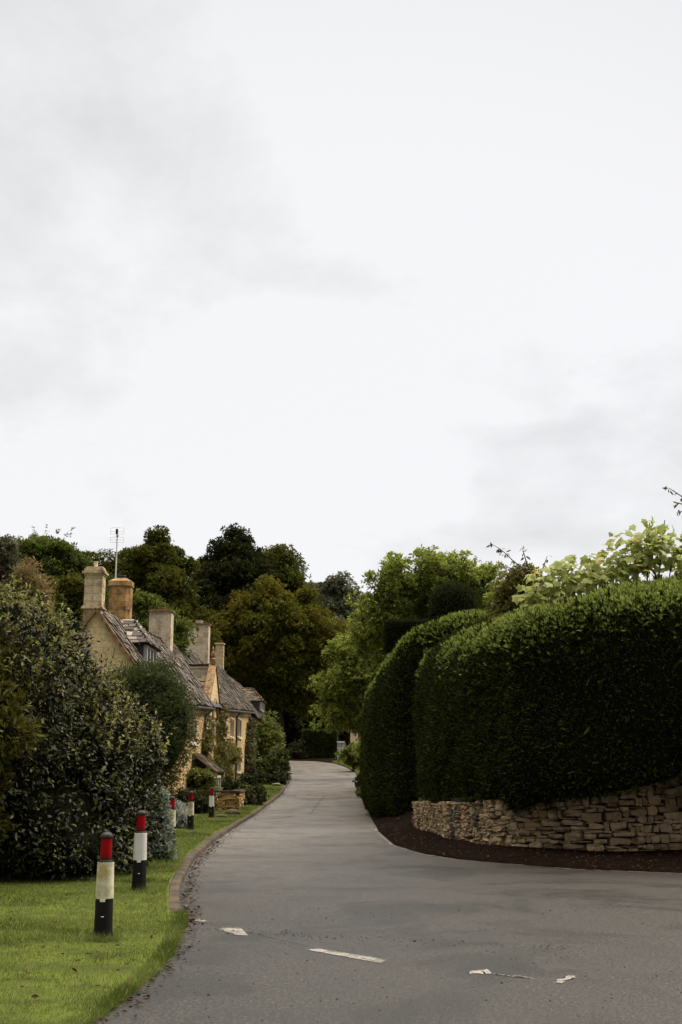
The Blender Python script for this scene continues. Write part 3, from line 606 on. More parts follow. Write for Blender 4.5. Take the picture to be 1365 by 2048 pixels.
def front_wall(mb, y0, y1, zb, zt, holes, x=XF, depth=.18):
    """wall facing +X between y0..y1 with real openings; zb/zt are functions of y; holes (ya, yb, za, zb)"""
    ys = sorted({y0, y1, *[h[0] for h in holes], *[h[1] for h in holes], *np.arange(math.ceil(y0), y1, 1.5)})
    for a, b in zip(ys[:-1], ys[1:]):
        hs = sorted([h for h in holes if h[0] <= a + 1e-6 and h[1] >= b - 1e-6], key=lambda h: h[2])
        lo = [float(zb(a)), float(zb(b))]
        for h in hs + [None]:
            hi = [h[2], h[2]] if h else [float(zt(a)), float(zt(b))]
            mb.add([(x, a, lo[0]), (x, b, lo[1]), (x, b, hi[1]), (x, a, hi[0])], np.array([[0, 1, 2, 3]]))
            if h: lo = [h[3], h[3]]
    for a, b, c, d in holes:
        xi = x - depth
        mb.add([(x, a, c), (x, b, c), (x, b, d), (x, a, d), (xi, a, c), (xi, b, c), (xi, b, d), (xi, a, d)], np.array([(0, 4, 5, 1), (1, 5, 6, 2), (2, 6, 7, 3), (3, 7, 4, 0)]))
def window(par, h, lights=2, x=XF, fm='frame', label=None, bars=3, sill=True):
    a, b, c, d = h; f = MB(); t = .09
    f.box(x - .12, x + .02, a, a + t, c, d); f.box(x - .12, x + .02, b - t, b, c, d); f.box(x - .12, x + .02, a + t, b - t, d - t, d)
    f.box(x - .12, x + .02, a + t, b - t, c, c + t * .6)
    for i in range(1, lights):
        y = a + (b - a) * i / lights; f.box(x - .11, x + .012, y - .05, y + .05, c + t * .6, d - t)
    fr = f.build('window', M[fm], par)
    g = MB(); g.box(x - .10, x - .085, a + t * .9, b - t * .9, c + t * .5, d - t * .9); g.build('pane', M['glass'], fr)
    if bars:
        l = MB()
        for i in range(1, bars + 1):
            z = c + (d - c) * i / (bars + 1); l.box(x - .085, x - .070, a + t, b - t, z - .012, z + .012)
        for i in range(lights):
            y = a + (b - a) * (i + .5) / lights; l.box(x - .0855, x - .0705, y - .012, y + .012, c + t * .6, d - t)
        l.build('glazing_bars', M['white' if fm == 'white' else 'lead'], fr)
    if sill:
        s = MB(); s.box(x - .1, x + .09, a - .06, b + .06, c - .09, c - .002); s.build('sill', M['frame'], fr)
    return fr
def chimney(par, x, y, w, d, z0, z1, mat, cap='thin', capmat=None, pot=None, label=None):
    m = MB(); hw, hd = w / 2, d / 2
    if cap == 'octa':
        ch = .14; oc = [(hw, hd - ch), (hw - ch, hd), (-hw + ch, hd), (-hw, hd - ch), (-hw, -hd + ch), (-hw + ch, -hd), (hw - ch, -hd), (hw, -hd + ch)]
        rings = [[(x + q[0] * s_, y + q[1] * s_, z) for q in oc] for s_, z in ((1, z0), (1, z1 - .30))]
        m.grid(np.array(rings), 0, False, True)
    else: m.box(x - hw, x + hw, y - hd, y + hd, z0, z1 - .1)
    if cap == 'moulded':                                              # string course low on the shaft
        m.box(x - hw - .07, x + hw + .07, y - hd - .07, y + hd + .07, z0 + .42, z0 + .48)
        m.box(x - hw - .035, x + hw + .035, y - hd - .035, y + hd + .035, z0 + .485, z0 + .53)
    o = m.build('chimney', M[mat], par)
    if label: o['label'] = label
    c = MB()
    if cap == 'moulded':
        for g_, za, zb_ in ((.03, z1 - .30, z1 - .24), (.08, z1 - .24, z1 - .17), (.02, z1 - .17, z1 - .08), (-.02, z1 - .08, z1)): c.box(x - hw - g_, x + hw + g_, y - hd - g_, y + hd + g_, za + .002, zb_)
    elif cap == 'octa':
        rings = [[(x + q[0] * s_, y + q[1] * s_, z) for q in oc] for s_, z in ((1.0, z1 - .298), (1.1, z1 - .27), (1.1, z1 - .08), (.55, z1 + .04))]
        c.grid(np.array(rings), 0, False, True); c.add(rings[-1], np.arange(8)[None])
    else:
        c.box(x - hw - .06, x + hw + .06, y - hd - .06, y + hd + .06, z1 - .098, z1 - .03); c.box(x - hw - .02, x + hw + .02, y - hd - .02, y + hd + .02, z1 - .028, z1)
    c.build('chimney_cap', M[capmat or 'coping'], o)
    if pot:
        q = MB(); pr, ph, pm = pot; q.lathe([(pr, z1 - .02), (pr * .9, z1 + ph * .8), (pr * 1.15, z1 + ph * .82), (pr * 1.15, z1 + ph), (pr * .7, z1 + ph), (.001, z1 + ph * .98)], (x, y, 0), 14); q.build('chimney_pot', M[pm], o)
    return o

cot = thing('stone_cottage', (XF, 40, 0), 'long honey stone cottage with five chimneys, stone slate roof and near gable end', 'cottage')
W1 = (56.6, 58.8, 3.0, 4.0); W2 = (62.0, 64.4, 3.4, 4.45); W3 = (66.9, 69.3, 3.55, 4.65); W4 = (71.8, 74.6, 3.7, 4.85)
W5 = (71.2, 74.6, 1.65, 2.55); W6 = (61.6, 64.0, 1.05, 2.1); W7 = (55.6, 58.0, .65, 1.75); WU = (49.5, 51.5, 2.8, 3.8); DOOR = (65.2, 67.0, .75, 2.3)
m = MB()
front_wall(m, 40, 82, lambda y: base(y) - .3, lambda y: eave(y) - .02, [W1, W2, W3, W4, W5, W6, W7, WU, DOOR])
ys = np.linspace(40, 82, 12); m.grid(np.stack([np.stack([np.full(12, XB), ys, base(ys) - .3], -1), np.stack([np.full(12, XB), ys, eave(ys)], -1)], 0), 0, False)
for y in (40.0, 82.0):
    m.add([(XF, y, float(base(y)) - .3), (XF, y, eave(y)), (XRID, y, ridge(y) + .0), (XB, y, eave(y)), (XB, y, float(base(y)) - .3)], np.array([[0, 1, 2, 3, 4]]), 1)
m.add([(XF - .2, 40.3, 0), (XF - .2, 81.7, 1), (XF - .2, 81.7, 5.5), (XF - .2, 40.3, 3.9)], np.array([[0, 1, 2, 3]]), 2)
m.build('wall', [M['wall'], M['gablewall'], M['gap']], cot)
# roof: front and back slopes of slates over a boarded deck
def pe(y): return (XF + .26, float(eave(y)) - .10 + .03 * math.sin(y * .9))
def prd(y): return (XRID, float(ridge(y)) + .02)
def pe2(y): return (XB - .26, float(eave(y)) - .10)
m = MB(); ys = np.linspace(40.05, 81.95, 60)
for f, g in ((pe, prd), (pe2, prd)):
    a = np.array([(f(y)[0], y, f(y)[1]) for y in ys]); b = np.array([(g(y)[0], y, g(y)[1]) for y in ys]); m.grid(np.stack([a, b], 0), 1, False)
CG0, CG1, CGA, CGZ = 55.5, 60.6, 58.1, 6.62
def in_cross(x, y, z):                                                # hidden under the cross gable's roof
    h = CGZ - abs(y - CGA) / 2.55 * (CGZ - 4.75); return not (CG0 < y < CG1 and z < h - .12)
slates(m, pe, prd, 40.1, 81.9, clip=in_cross); slates(m, pe2, prd, 40.1, 81.9, .3, .5)
for i in range(140):                                                  # ridge stones
    y = 40.2 + i * .3; m.tube([(XRID, y, float(ridge(y)) + .03), (XRID, y + .29, float(ridge(y + .29)) + .03 + rng.normal() * .006)], .09, 6, 0)
m.build('roof', [M['slate'], M['iron']], cot)
# gable copings
def coping(y, z_up=.14, w=.28):
    c = MB()
    for sx in (1, -1):
        xe = XF + .10 if sx > 0 else XB - .10; n = 9
        for i in range(n):
            k0, k1 = i / n, (i + .97) / n; q = [(xe + (XRID - xe) * k, float(eave(y)) - .1 + (float(ridge(y)) - float(eave(y)) + .1) * k) for k in (k0, k1)]
            v = [(x_, yy_, z_ + dz) for x_, z_ in q for yy_ in (y - w / 2, y + w / 2) for dz in (-.03, z_up + rng.normal() * .008)]
            c.add(v, np.array([(0, 1, 3, 2), (4, 6, 7, 5), (0, 4, 5, 1), (2, 3, 7, 6), (0, 2, 6, 4), (1, 5, 7, 3)]))
    return c
coping(40.0).build('gable_coping', M['coping'], cot); coping(82.0).build('gable_coping', M['coping'], cot)
# chimneys
chimney(cot, XRID - .14, 40.28, .60, .55, 6.55, 8.42, 'chim', 'moulded', 'chim', (.07, .2, 'frame'), 'tall moulded stone chimney on the near gable')
chimney(cot, XRID + .02, 44.2, .80, .72, 6.7, 8.62, 'chimo', 'octa', 'chimo', (.16, .16, 'lead'), 'orange stained chimney carrying the aerial')
chimney(cot, XRID, 54.6, 1.0, .8, 7.0, 8.86, 'chimb', 'thin', 'coping', (.16, .14, 'coping'), 'pale brick chimney, first of two')
chimney(cot, XRID + .05, 68.8, 1.18, .9, 7.6, 10.0, 'chimb', 'thin', 'coping', (.2, .16, 'white'), 'pale brick chimney, the farther of two')
chimney(cot, XRID - .03, 81.6, .55, .5, 8.3, 10.25, 'chim', 'thin', 'chim', None, 'slim stone chimney on the far gable')
# catslide dormer near the gable
def dormer(par, y0, y1, xf, zt, xin, xtip, zr, zlow, sm='dslate', lights=3):
    """hipped dormer: cheeks, a front with casements towards +X, ridge running back along X into the main roof"""
    ym = (y0 + y1) / 2; xb = XRID + .2
    m = MB()
    for y in (y0, y1): m.add([(xf, y, zlow), (xf, y, zt), (xb, y, zt), (xb, y, zlow)], np.array([[0, 1, 2, 3]]))
    m.add([(xf, y0, zlow), (xf, y1, zlow), (xf, y1, zt), (xf, y0, zt)], np.array([[0, 1, 2, 3]]))
    o = m.build('dormer', M['lead'], par)
    window(o, (y0 + .06, y1 - .06, zt - .66, zt - .03), lights, xf + .125, 'white', bars=0, sill=False)
    r = MB(); ov = .2; e0, e1, xe, ze = y0 - ov, y1 + ov, xf + ov + .06, zt - .05
    V = [(xb - .3, e0, ze), (xe, e0, ze), (xe, e1, ze), (xb - .3, e1, ze), (xin, ym, zr), (xtip, ym, zr)]
    r.add(V, [np.array([(0, 1, 5, 4), (2, 3, 4, 5)]), np.array([(1, 2, 5)])], 1)
    T = np.array([(x, yv_, z) for x in (-.5, .5) for yv_ in (0, 1) for z in (0, 1)], float); F = [np.array([(0, 1, 3, 2), (4, 6, 7, 5), (0, 4, 5, 1), (2, 3, 7, 6), (0, 2, 6, 4), (1, 5, 7, 3)])]
    n = 7
    for s_ in (-1, 1, 0):
        pos, rot, sc = [], [], []
        for i in range(n):
            k = i / n
            if s_: a_, b_ = np.array([xb - .3 + (xin - xb + .3) * k, (e0 if s_ < 0 else e1) + (ym - (e0 if s_ < 0 else e1)) * k, ze + (zr - ze) * k]), np.array([xe + (xtip - xe) * k, (e0 if s_ < 0 else e1) + (ym - (e0 if s_ < 0 else e1)) * k, ze + (zr - ze) * k])
            else: a_, b_ = np.array([xe + (xtip - xe) * k, e0 + (ym - e0) * k, ze + (zr - ze) * k]), np.array([xe + (xtip - xe) * k, e1 + (ym - e1) * k, ze + (zr - ze) * k])
            up_ = (np.array([0, -s_ * (ym - e0) if s_ else 0, zr - ze]) if s_ else np.array([xtip - xe, 0, zr - ze])); d = unit(up_); Lc = np.linalg.norm(up_) / n
            nv = np.array([0, s_ * (zr - ze), ym - e0]) if s_ else np.array([zr - ze, 0, xe - xtip]); nv = unit(nv); ln = np.linalg.norm(b_ - a_); q = 0.0
            while q < ln - .02:
                w = min(rng.uniform(.16, .42), ln - q); pos.append(a_ + (b_ - a_) * ((q + w / 2) / ln) + nv * (.03 + rng.normal() * .008) + d * rng.normal() * .012); rot.append((d - nv * .07 + rng.normal(size=3) * .025, nv)); sc.append((w * .95, Lc * 1.3, rng.uniform(.035, .07))); q += w
        rot = np.array(rot); r.scatter(T, F, np.array(pos), frames(rot[:, 0], rot[:, 1]), np.array(sc), 0)
    r.tube([(xin, ym, zr + .04), (xtip, ym, zr + .04)], .08, 6, 0)
    r.build('dormer_roof', [M[sm], M['iron']], o); return o
dormer(cot, 42.2, 44.5, -6.95, 6.04, -8.5, -7.48, 6.92, 5.2)
# cross gable with finial
m = MB(); xg = XF + .05
m.add([(xg, CG0 + .25, 4.2), (xg, CG1 - .25, 4.2), (xg, CG1 - .25, 4.75), (xg, CGA, CGZ + .05), (xg, CG0 + .25, 4.75), (XF - .3, CG0 + .25, 4.2), (XF - .3, CG1 - .25, 4.2), (XF - .3, CG1 - .25, 4.75), (XF - .3, CGA, CGZ + .05), (XF - .3, CG0 + .25, 4.75)],
      [np.array([[0, 1, 2, 3, 4]]), np.array([(0, 4, 9, 5), (1, 6, 7, 2), (4, 3, 8, 9), (3, 2, 7, 8)])])
cg = m.build('cross_gable', M['gablewall'], cot)
m = MB()
for s_ in (-1, 1):
    ye = CG0 if s_ < 0 else CG1
    n = 8
    for i in range(n):
        k0, k1 = i / n, (i + .97) / n; q = [(ye + (CGA - ye) * k, 4.72 + (CGZ + .06 - 4.72) * k) for k in (k0, k1)]
        v = [(x_, y_, z_ + dz) for y_, z_ in q for x_ in (xg - .3, xg + .06) for dz in (0, .15)]
        m.add(v, np.array([(0, 1, 3, 2), (4, 6, 7, 5), (0, 4, 5, 1), (2, 3, 7, 6), (0, 2, 6, 4), (1, 5, 7, 3)]))
    m.box(xg - .3, xg + .08, ye - .22 if s_ < 0 else ye - .12, ye + .12 if s_ < 0 else ye + .22, 4.5, 4.74)
m.build('gable_coping', M['coping'], cg)
m = MB(); m.lathe([(.13, CGZ + .1), (.15, CGZ + .35), (.09, CGZ + .4), (.12, CGZ + .5), (.10, CGZ + .62), (.05, CGZ + .75), (.06, CGZ + .85), (.001, CGZ + 1.0)], (xg - .12, CGA - .1, 0), 10); m.build('finial', M['coping'], cg)
m = MB()
for s_ in (-1, 1):
    ye = CG0 - .05 if s_ < 0 else CG1 + .05
    n, q = 9, 14
    xback = lambda z: XF + .26 - (z - (float(eave(CGA)) - .1)) / (2.95) * 2.36
    pos, rot, sc = [], [], []
    L = math.hypot(CGA - ye, CGZ - 4.65); d = np.array([0, (CGA - ye) / L, (CGZ - 4.65) / L]); nv = np.array([0, -s_ * -d[2] if s_ > 0 else -d[2], abs(d[1])])
    for i in range(n):
        z = 4.65 + (CGZ - 4.65) * i / n; y = ye + (CGA - ye) * i / n; x = xg - .3
        while x > xback(z) - .3:
            w = rng.uniform(.2, .42); pos.append((x - w / 2, y, z + .05)); rot.append((d - nv * .05 + rng.normal(size=3) * .02, nv)); sc.append((w, L / n * 1.35, rng.uniform(.03, .06))); x -= w
    T = np.array([(x, yv_, z) for x in (-.5, .5) for yv_ in (0, 1) for z in (0, 1)], float); F = [np.array([(0, 1, 3, 2), (4, 6, 7, 5), (0, 4, 5, 1), (2, 3, 7, 6), (0, 2, 6, 4), (1, 5, 7, 3)])]
    rot = np.array(rot); m.scatter(T, F, np.array(pos), frames(rot[:, 0], rot[:, 1]), np.array(sc), 0)
    m.add([(xg - .3, ye, 4.62), (xg - .3, CGA, CGZ), (xback(CGZ) - .2, CGA, CGZ), (xback(4.62) - .2, ye, 4.62)], np.array([[0, 1, 2, 3]]), 1)
m.build('gable_roof', [M['mslate'], M['iron']], cg)
m = MB()                                                              # pointed hood over the gable window
arc = [(xg + .04, CGA + s_ * (1.15 - 1.15 * k ** 1.8), 4.05 + 1.0 * k) for s_ in (1,) for k in np.linspace(0, 1, 9)]; arc += [(a_, 2 * CGA - b_, c_) for a_, b_, c_ in arc[::-1]]
m.tube(arc, .07, 6); m.build('window_hood', M['coping'], cg)
for h, l in ((W1, 1), (W2, 2), (W3, 2), (W4, 2), (W5, 2), (W6, 2), (WU, 2)): window(cot, h, l)
window(cot, W7, 3, fm='white')
m = MB(); m.box(XF - .16, XF - .1, DOOR[0], DOOR[1], DOOR[2] - .3, DOOR[3]); dr = m.build('door', M['door'], cot)
m = MB(); m.tube([(XF - .07, DOOR[0] + .2, 1.5), (XF - .03, DOOR[0] + .2, 1.5)], .03, 8); m.build('handle', M['iron'], dr)
m = MB(); m.box(XF - .05, XF + .75, DOOR[0] - .3, DOOR[1] + .3, 2.42, 2.52); m.build('door_hood', M['coping'], cot)
m = MB(); ys = np.linspace(60.8, 81.5, 8); m.tube(np.stack([np.full(8, XF + .3), ys, eave(ys) - .19], -1), .06, 6); ys = np.linspace(44, 55.4, 5); m.tube(np.stack([np.full(5, XF + .3), ys, eave(ys) - .19], -1), .06, 6); m.build('gutter', M['iron'], cot)
m = MB(); m.tube([(XF + .28, 70.4, 5.05), (XF + .07, 70.4, 4.8), (XF + .07, 70.4, 1.0)], .055, 8); m.build('drainpipe', M['iron'], cot)
m = MB(); m.tube([(XF + .28, 55.2, 4.45), (XF + .07, 54.6, 4.1), (XF + .07, 54.2, 3.8), (XF + .07, 54.2, .2)], .05, 8); m.build('drainpipe', M['iron'], cot)
# bay window with its own little stone roof
m = MB(); bx, b0, b1 = XF + .75, 50.2, 53.6
m.box(XF - .02, bx, b0, b1, 0, 1.62); bay = m.build('bay_window', M['wall'], cot)
m = MB(); c_ = [(bx + .15, b0 - .15, 1.6), (bx + .15, b1 + .15, 1.6), (XF, b1 + .15, 1.6), (XF, b0 - .15, 1.6), (XF, b0 + .9, 2.3), (XF, b1 - .9, 2.3)]
m.add(c_, [np.array([(0, 1, 5, 4)]), np.array([(0, 4, 3), (1, 2, 5)])], 1)
slates(m, lambda y: (bx + .17, 1.6), lambda y: (XF, 2.32), b0 - .15, b1 + .15, .17, .26); m.build('bay_roof', [M['mslate'], M['iron']], bay)
window(bay, (b0 + .3, b1 - .3, .55, 1.5), 3, bx + .125, 'white', bars=1, sill=False)

far = thing('stone_cottage', (-6.0, 82.6, float(base(83))), 'smaller stone cottage at the far end with lower roof and single dormer', 'cottage')
fe = lambda y: 5.35 + .022 * (y - 82); frd = lambda y: 8.25 + .01 * (y - 82)
m = MB(); xf2, xr2, xb2 = -6.0, -8.0, -10.0
FW = (90.2, 92.0, 3.3, 4.3)
front_wall(m, 82.2, 97, lambda y: base(y) - .3, fe, [FW], xf2)
for y in (82.2, 97.0): m.add([(xf2, y, float(base(y)) - .3), (xf2, y, fe(y)), (xr2, y, frd(y)), (xb2, y, fe(y)), (xb2, y, float(base(y)) - .3)], np.array([[0, 1, 2, 3, 4]]))
m.add([(xf2 - .2, 82.4, 1), (xf2 - .2, 96.8, 1), (xf2 - .2, 96.8, 5.3), (xf2 - .2, 82.4, 5.3)], np.array([[0, 1, 2, 3]]), 1)
m.build('wall', [M['wall'], M['gap']], far); window(far, FW, 2, xf2)
m = MB(); q0 = lambda y: (xf2 + .3, fe(y) - .08); q1 = lambda y: (xr2, frd(y)); q2 = lambda y: (xb2 - .2, fe(y) - .08)
for f in (q0, q2): m.add([(f(82.15)[0], 82.15, f(82.15)[1]), (f(97.1)[0], 97.1, f(97.1)[1]), (q1(97)[0], 97.1, q1(97)[1]), (q1(82)[0], 82.15, q1(82)[1])], np.array([[0, 1, 2, 3]]), 1)
slates(m, q0, q1, 82.2, 97.1); m.build('roof', [M['slate'], M['iron']], far)
dormer(far, 88.3, 92.0, -5.92, 6.75, -8.0, -6.62, 7.72, 5.3, 'mslate', 2)

# aerial on the second chimney
ac = np.array([XRID - .16, 44.0, 8.55]); ae = thing('tv_aerial', ac, 'thin television aerial with wire grid on a tall pole on orange chimney', 'aerial')
m = MB(); m.tube([ac, ac + [.0, 0, 1.75]], .026, 8); m.build('mast', M['alu'], ae)
m = MB(); top = ac + [0, 0, 1.75]
for z in (-.30, -.20, -.10, .02, .12, .26): 
    m.tube([top + [-.26, -.02, z], top + [.26, -.02, z]], .007, 5)
for x in (-.25, .25): m.tube([top + [x, -.02, -.30], top + [x, -.02, -.10]], .006, 5); m.tube([top + [x, -.02, .02], top + [x, -.02, .26]], .006, 5)
m.build('reflector_grid', M['alu'], ae)
m = MB(); m.box(top[0] - .035, top[0] + .035, top[1] - .16, top[1] - .05, top[2] + .0, top[2] + .19); m.box(top[0] - .03, top[0] + .06, top[1] - .06, top[1] - .03, top[2] - .08, top[2] - .04); m.build('dipole_box', M['blackp'], ae)

# climbers on the facade: ellipses on the wall plane
def climber(lab, items, mat, n, size, name='climbing_plant', foot=None):
    E = [(np.array([XF + .12, y, z]), np.array([.20, ry, rz])) for y, z, ry, rz in items]
    f = (XF + .15, items[-1][0], float(base(items[-1][0])))
    t = thing(name, f, lab, 'climber'); m = MB(); foliage(m, E, n, CLUMP, size, max(8, n // 14), .22, .4, .8, .3); m.build('foliage', M[mat], t)
    s = MB(); 
    for y, z, ry, rz in items: s.tube(bez(np.array(f) - [0, 0, .1], (XF + .05, y, (f[2] + z) / 2), (XF + .06, y, z + rz * .7), 8), np.linspace(.05, .012, 8), 6)
    s.build('stem', M['bark'], t); return t
climber('yellow-olive creeper climbing the wall just left of the pointed gable', [(54.2, 3.3, .75, 1.0), (54.0, 2.2, .7, 1.1), (53.9, 1.2, .5, .9)], 'climber', 1500, .16)
climber('tall olive creeper right of the gable window, reaching the eaves', [(60.3, 4.0, .9, .7), (60.5, 2.9, 1.5, .9), (59.4, 2.2, 1.1, .6), (61, 1.5, .6, .9)], 'climber', 2600, .16)
climber('ragged olive creeper over the cottage door', [(65.6, 2.75, 1.2, .55), (68.5, 2.55, 1.6, .38), (65.0, 1.5, .4, .8)], 'climber', 1600, .16)
climber('broad dark green creeper covering the wall beyond the drainpipe', [(80, 4.3, 1.5, .8), (79.3, 3.2, 2.2, 1.1), (79, 2.2, 2.0, 1.1)], 'climbgr', 3400, .2)
shrub('rambling_shrub', 'bright green rambling shrub reaching the eaves of the far cottage', [pxe(540, 1458, 11, 16, 86.8), pxe(523, 1488, 14, 29, 86.4), pxe(546, 1482, 11, 15, 86.4)], 'shrublt', 3200, .26, CLUMP, clumps=180, rc=.45, core=.7)
GS = 'garden shrubs in front of the cottages'
shrub('garden_shrub', 'dense green shrub beside the lane at the far corner of the cottages', [pxe(558, 1522, 16, 17, 74), pxe(545, 1536, 28, 14, 74)], 'shrubmd', 1800, .2, CLUMP, GS, clumps=120, rc=.3)
shrub('garden_shrub', 'low dark shrub between the green corner shrub and the creeper', [pxe(540, 1560, 34, 16, 67), pxe(508, 1564, 26, 17, 66.7)], 'shrubdk', 2000, .17, CLUMP, GS, clumps=120, rc=.25)
shrub('garden_shrub', 'dark bushy shrub growing beside the end of the garden wall', [pxe(486, 1612, 22, 26, 51), pxe(505, 1594, 22, 24, 51.6)], 'shrubdk', 2400, .13, CLUMP, GS, clumps=150, rc=.2)
shrub('garden_shrub', 'brownish shrub under the ground floor window beside the drainpipe', [pxe(466, 1582, 26, 16, 57.6), pxe(444, 1580, 18, 12, 57.4)], 'shrubdk', 1600, .12, CLUMP, GS, clumps=100, rc=.2)
shrub('garden_shrub', 'yellow-green leafy shrub in front of the bay window', [pxe(402, 1554, 28, 11, 48.8), pxe(395, 1575, 30, 24, 49)], 'shrublt', 1500, .14, CLUMP, GS, clumps=90, rc=.2)
shrub('garden_shrub', 'low dark undergrowth behind the bollard by the garden wall', [pxe(388, 1612, 34, 20, 44.3), pxe(364, 1611, 32, 25, 44.1)], 'shrubdk', 1800, .13, CLUMP, GS, clumps=100, rc=.2)

# low garden wall
def stone_wall_mesh(mb, path, zlo, zhi, rows, wid, depth, jitter=.02, jz=None):
    T = []
    for x in (-.5, 0, .5):
        for y_ in (-.5, 0, .5):
            for z in (-.5, 0, .5): T.append((x, y_, z))
    T = np.array(T); L = np.abs(T * 2).sum(1); T = np.where((np.abs(T * 2) > .5) & (L[:, None] >= 2.5), T * .86, T); T = np.where((np.abs(T * 2) > .5) & (L[:, None] == 2), T * .94, T)
    idx = lambda a, b, c: a * 9 + b * 3 + c; F = []
    for a in range(2):
        for b in range(2):
            F += [(idx(0, a, b), idx(0, a, b + 1), idx(0, a + 1, b + 1), idx(0, a + 1, b)), (idx(2, a, b), idx(2, a + 1, b), idx(2, a + 1, b + 1), idx(2, a, b + 1)),
                  (idx(a, 0, b), idx(a + 1, 0, b), idx(a + 1, 0, b + 1), idx(a, 0, b + 1)), (idx(a, 2, b), idx(a, 2, b + 1), idx(a + 1, 2, b + 1), idx(a + 1, 2, b)),
                  (idx(a, b, 0), idx(a, b + 1, 0), idx(a + 1, b + 1, 0), idx(a + 1, b, 0)), (idx(a, b, 2), idx(a + 1, b, 2), idx(a + 1, b + 1, 2), idx(a, b + 1, 2))]
    F = np.array(F); p = np.asarray(path, float); d = np.concatenate([[0], np.cumsum(np.linalg.norm(np.diff(p, axis=0), axis=1))])
    at = lambda s: np.array([np.interp(s, d, p[:, 0]), np.interp(s, d, p[:, 1])])
    zz = 0.0
    hs = rng.uniform(.7, 1.3, rows); hs /= hs.sum(); z0 = np.concatenate([[0], np.cumsum(hs)])
    for r in range(rows):
        s = -rng.uniform(0, .2)
        while s < d[-1]:
            w = wid * rng.choice([.45, .7, 1, 1.3, 1.7]) * rng.uniform(.8, 1.2); s = max(s, 0) if r % 2 else s; w = min(w, d[-1] - s) if s + w > d[-1] - .08 else w; w = max(w, .06); sm = min(max(s + w / 2, 0), d[-1]); q = at(sm); t = unit(at(min(sm + .1, d[-1])) - at(max(sm - .1, 0)))
            zl, zh = zlo(sm / d[-1]), zhi(sm / d[-1]); wb = lambda k: 0 if k in (0,) else (.030 * math.sin(s * 2.1 + k * 2.7) + .022 * math.sin(s * 5.3 + k * 4.1)); a_, b_ = zl + (zh - zl) * z0[r] + wb(r), zl + (zh - zl) * z0[r + 1] + wb(r + 1)
            h = (b_ - a_) * rng.choice([.75, .9, .98, 1.0, 1.05, 1.3]); v = T * [w * .95, depth * rng.uniform(.88, 1.08), h * .93] + rng.normal(size=T.shape) * np.array([.04 * w, .014, .075 * h])
            ang = rng.normal() * .045; v[:, [0, 2]] = v[:, [0, 2]] @ np.array([[math.cos(ang), math.sin(ang)], [-math.sin(ang), math.cos(ang)]])
            n2 = np.array([-t[1], t[0]]); wv = np.stack([q[0] + v[:, 0] * t[0] + v[:, 1] * n2[0], q[1] + v[:, 0] * t[1] + v[:, 1] * n2[1], (a_ + b_) / 2 + v[:, 2]], -1)
            mb.add(wv, F, 0, False); s += w
gw = thing('garden_wall', (-4.9, 47, .1), 'low golden stone garden wall with flat coping beside the verge', 'wall')
m = MB(); stone_wall_mesh(m, [(-6.0, 47.1), (-3.98, 47.0)], lambda s: .0, lambda s: .86, 6, .42, .3); stone_wall_mesh(m, [(-4.0, 47.0), (-4.0, 49.2)], lambda s: .0, lambda s: .86, 6, .42, .3)
gs = m.build('masonry', M['goldstone'], gw)
m = MB(); m.box(-6.1, -3.82, 46.86, 47.3, .87, .95); m.box(-4.2, -3.82, 47.302, 49.3, .87, .95); m.build('coping', M['kerb'], gw)

# stones set along the verge
def rock(px, sx, sy, sz, mat, label, rz=0.0, dz=.0):
    p = G(*px); p[2] = float(lawn_h(np.array([min(p[0], xl(p[1]) - .2)]), np.array([p[1]]))[0]) + dz; m = MB(); m.ell((0, 0, 0), (sx, sy, sz), 14, 8, 0, .16, random.randrange(9))
    v = m.v[0]; c, s = math.cos(rz), math.sin(rz); m.v[0] = np.stack([v[:, 0] * c - v[:, 1] * s, v[:, 0] * s + v[:, 1] * c, v[:, 2] + sz * .5], -1) + p
    return tag(m.build('edging_stone', M[mat], None, p), label, 'stone', 'stones lying along the verge')
rock((466, 1636), .26, .14, .13, 'rock', 'brown log-shaped stone below the garden wall end', -.3)
rock((443, 1642), .24, .09, .07, 'rock', 'thin dark stone lying in the grass beyond the last bollard', -.5)
rock((498, 1613), .30, .34, .07, 'rockpale', 'flat pale stone slab beside the kerb near the dark bush', .3)
rock((553, 1576), .26, .3, .10, 'rockpale', 'pale rounded stone on the narrow grass strip by the kerb', .3)
rock((574, 1552), .35, .3, .14, 'rockpale', 'pale stone at the far tip of the verge', .3)

# ------------------------------------------------------------------ planting on the left verge
t = thing('laurel_shrub', (-5.0, 18.5, .1), 'huge dark shrub with glossy leaves filling the left side behind the nearest bollard', 'shrub')
E = [pxe(30, 1500, 130, 265, 18, 2.4), pxe(185, 1535, 100, 140, 19.4, 1.5), pxe(20, 1420, 130, 205, 17.6, 2.2), pxe(192, 1640, 95, 130, 19.4, 1.2), pxe(50, 1660, 190, 160, 18.0, 2.0), pxe(92, 1340, 50, 82, 18.6, 1.0), pxe(160, 1425, 52, 75, 19.2, 1.0), pxe(120, 1705, 145, 95, 17.6, 1.5), pxe(262, 1530, 66, 80, 20.2, .9)]
m = MB(); foliage(m, E, 30000, LAUREL, .098, 0, upb=.55, inner=.14, drop=.9, jit=.8, uneven=.20); foliage(m, E, 38000, LAUREL, .066, 1300, .22, .6, .12, .9, uneven=.20); m.build('foliage', M['laurel'], t)
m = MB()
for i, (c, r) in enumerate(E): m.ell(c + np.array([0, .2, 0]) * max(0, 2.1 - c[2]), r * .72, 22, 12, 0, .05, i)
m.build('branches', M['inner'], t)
m = MB(); sm_ = MB()
pts, nr = ell_points(E, 9000, 0, .97); sel = np.where((nr[:, 2] > -.05) & (pts[:, 2] > 1.7) & (nr[:, 1] < .3))[0][:750]
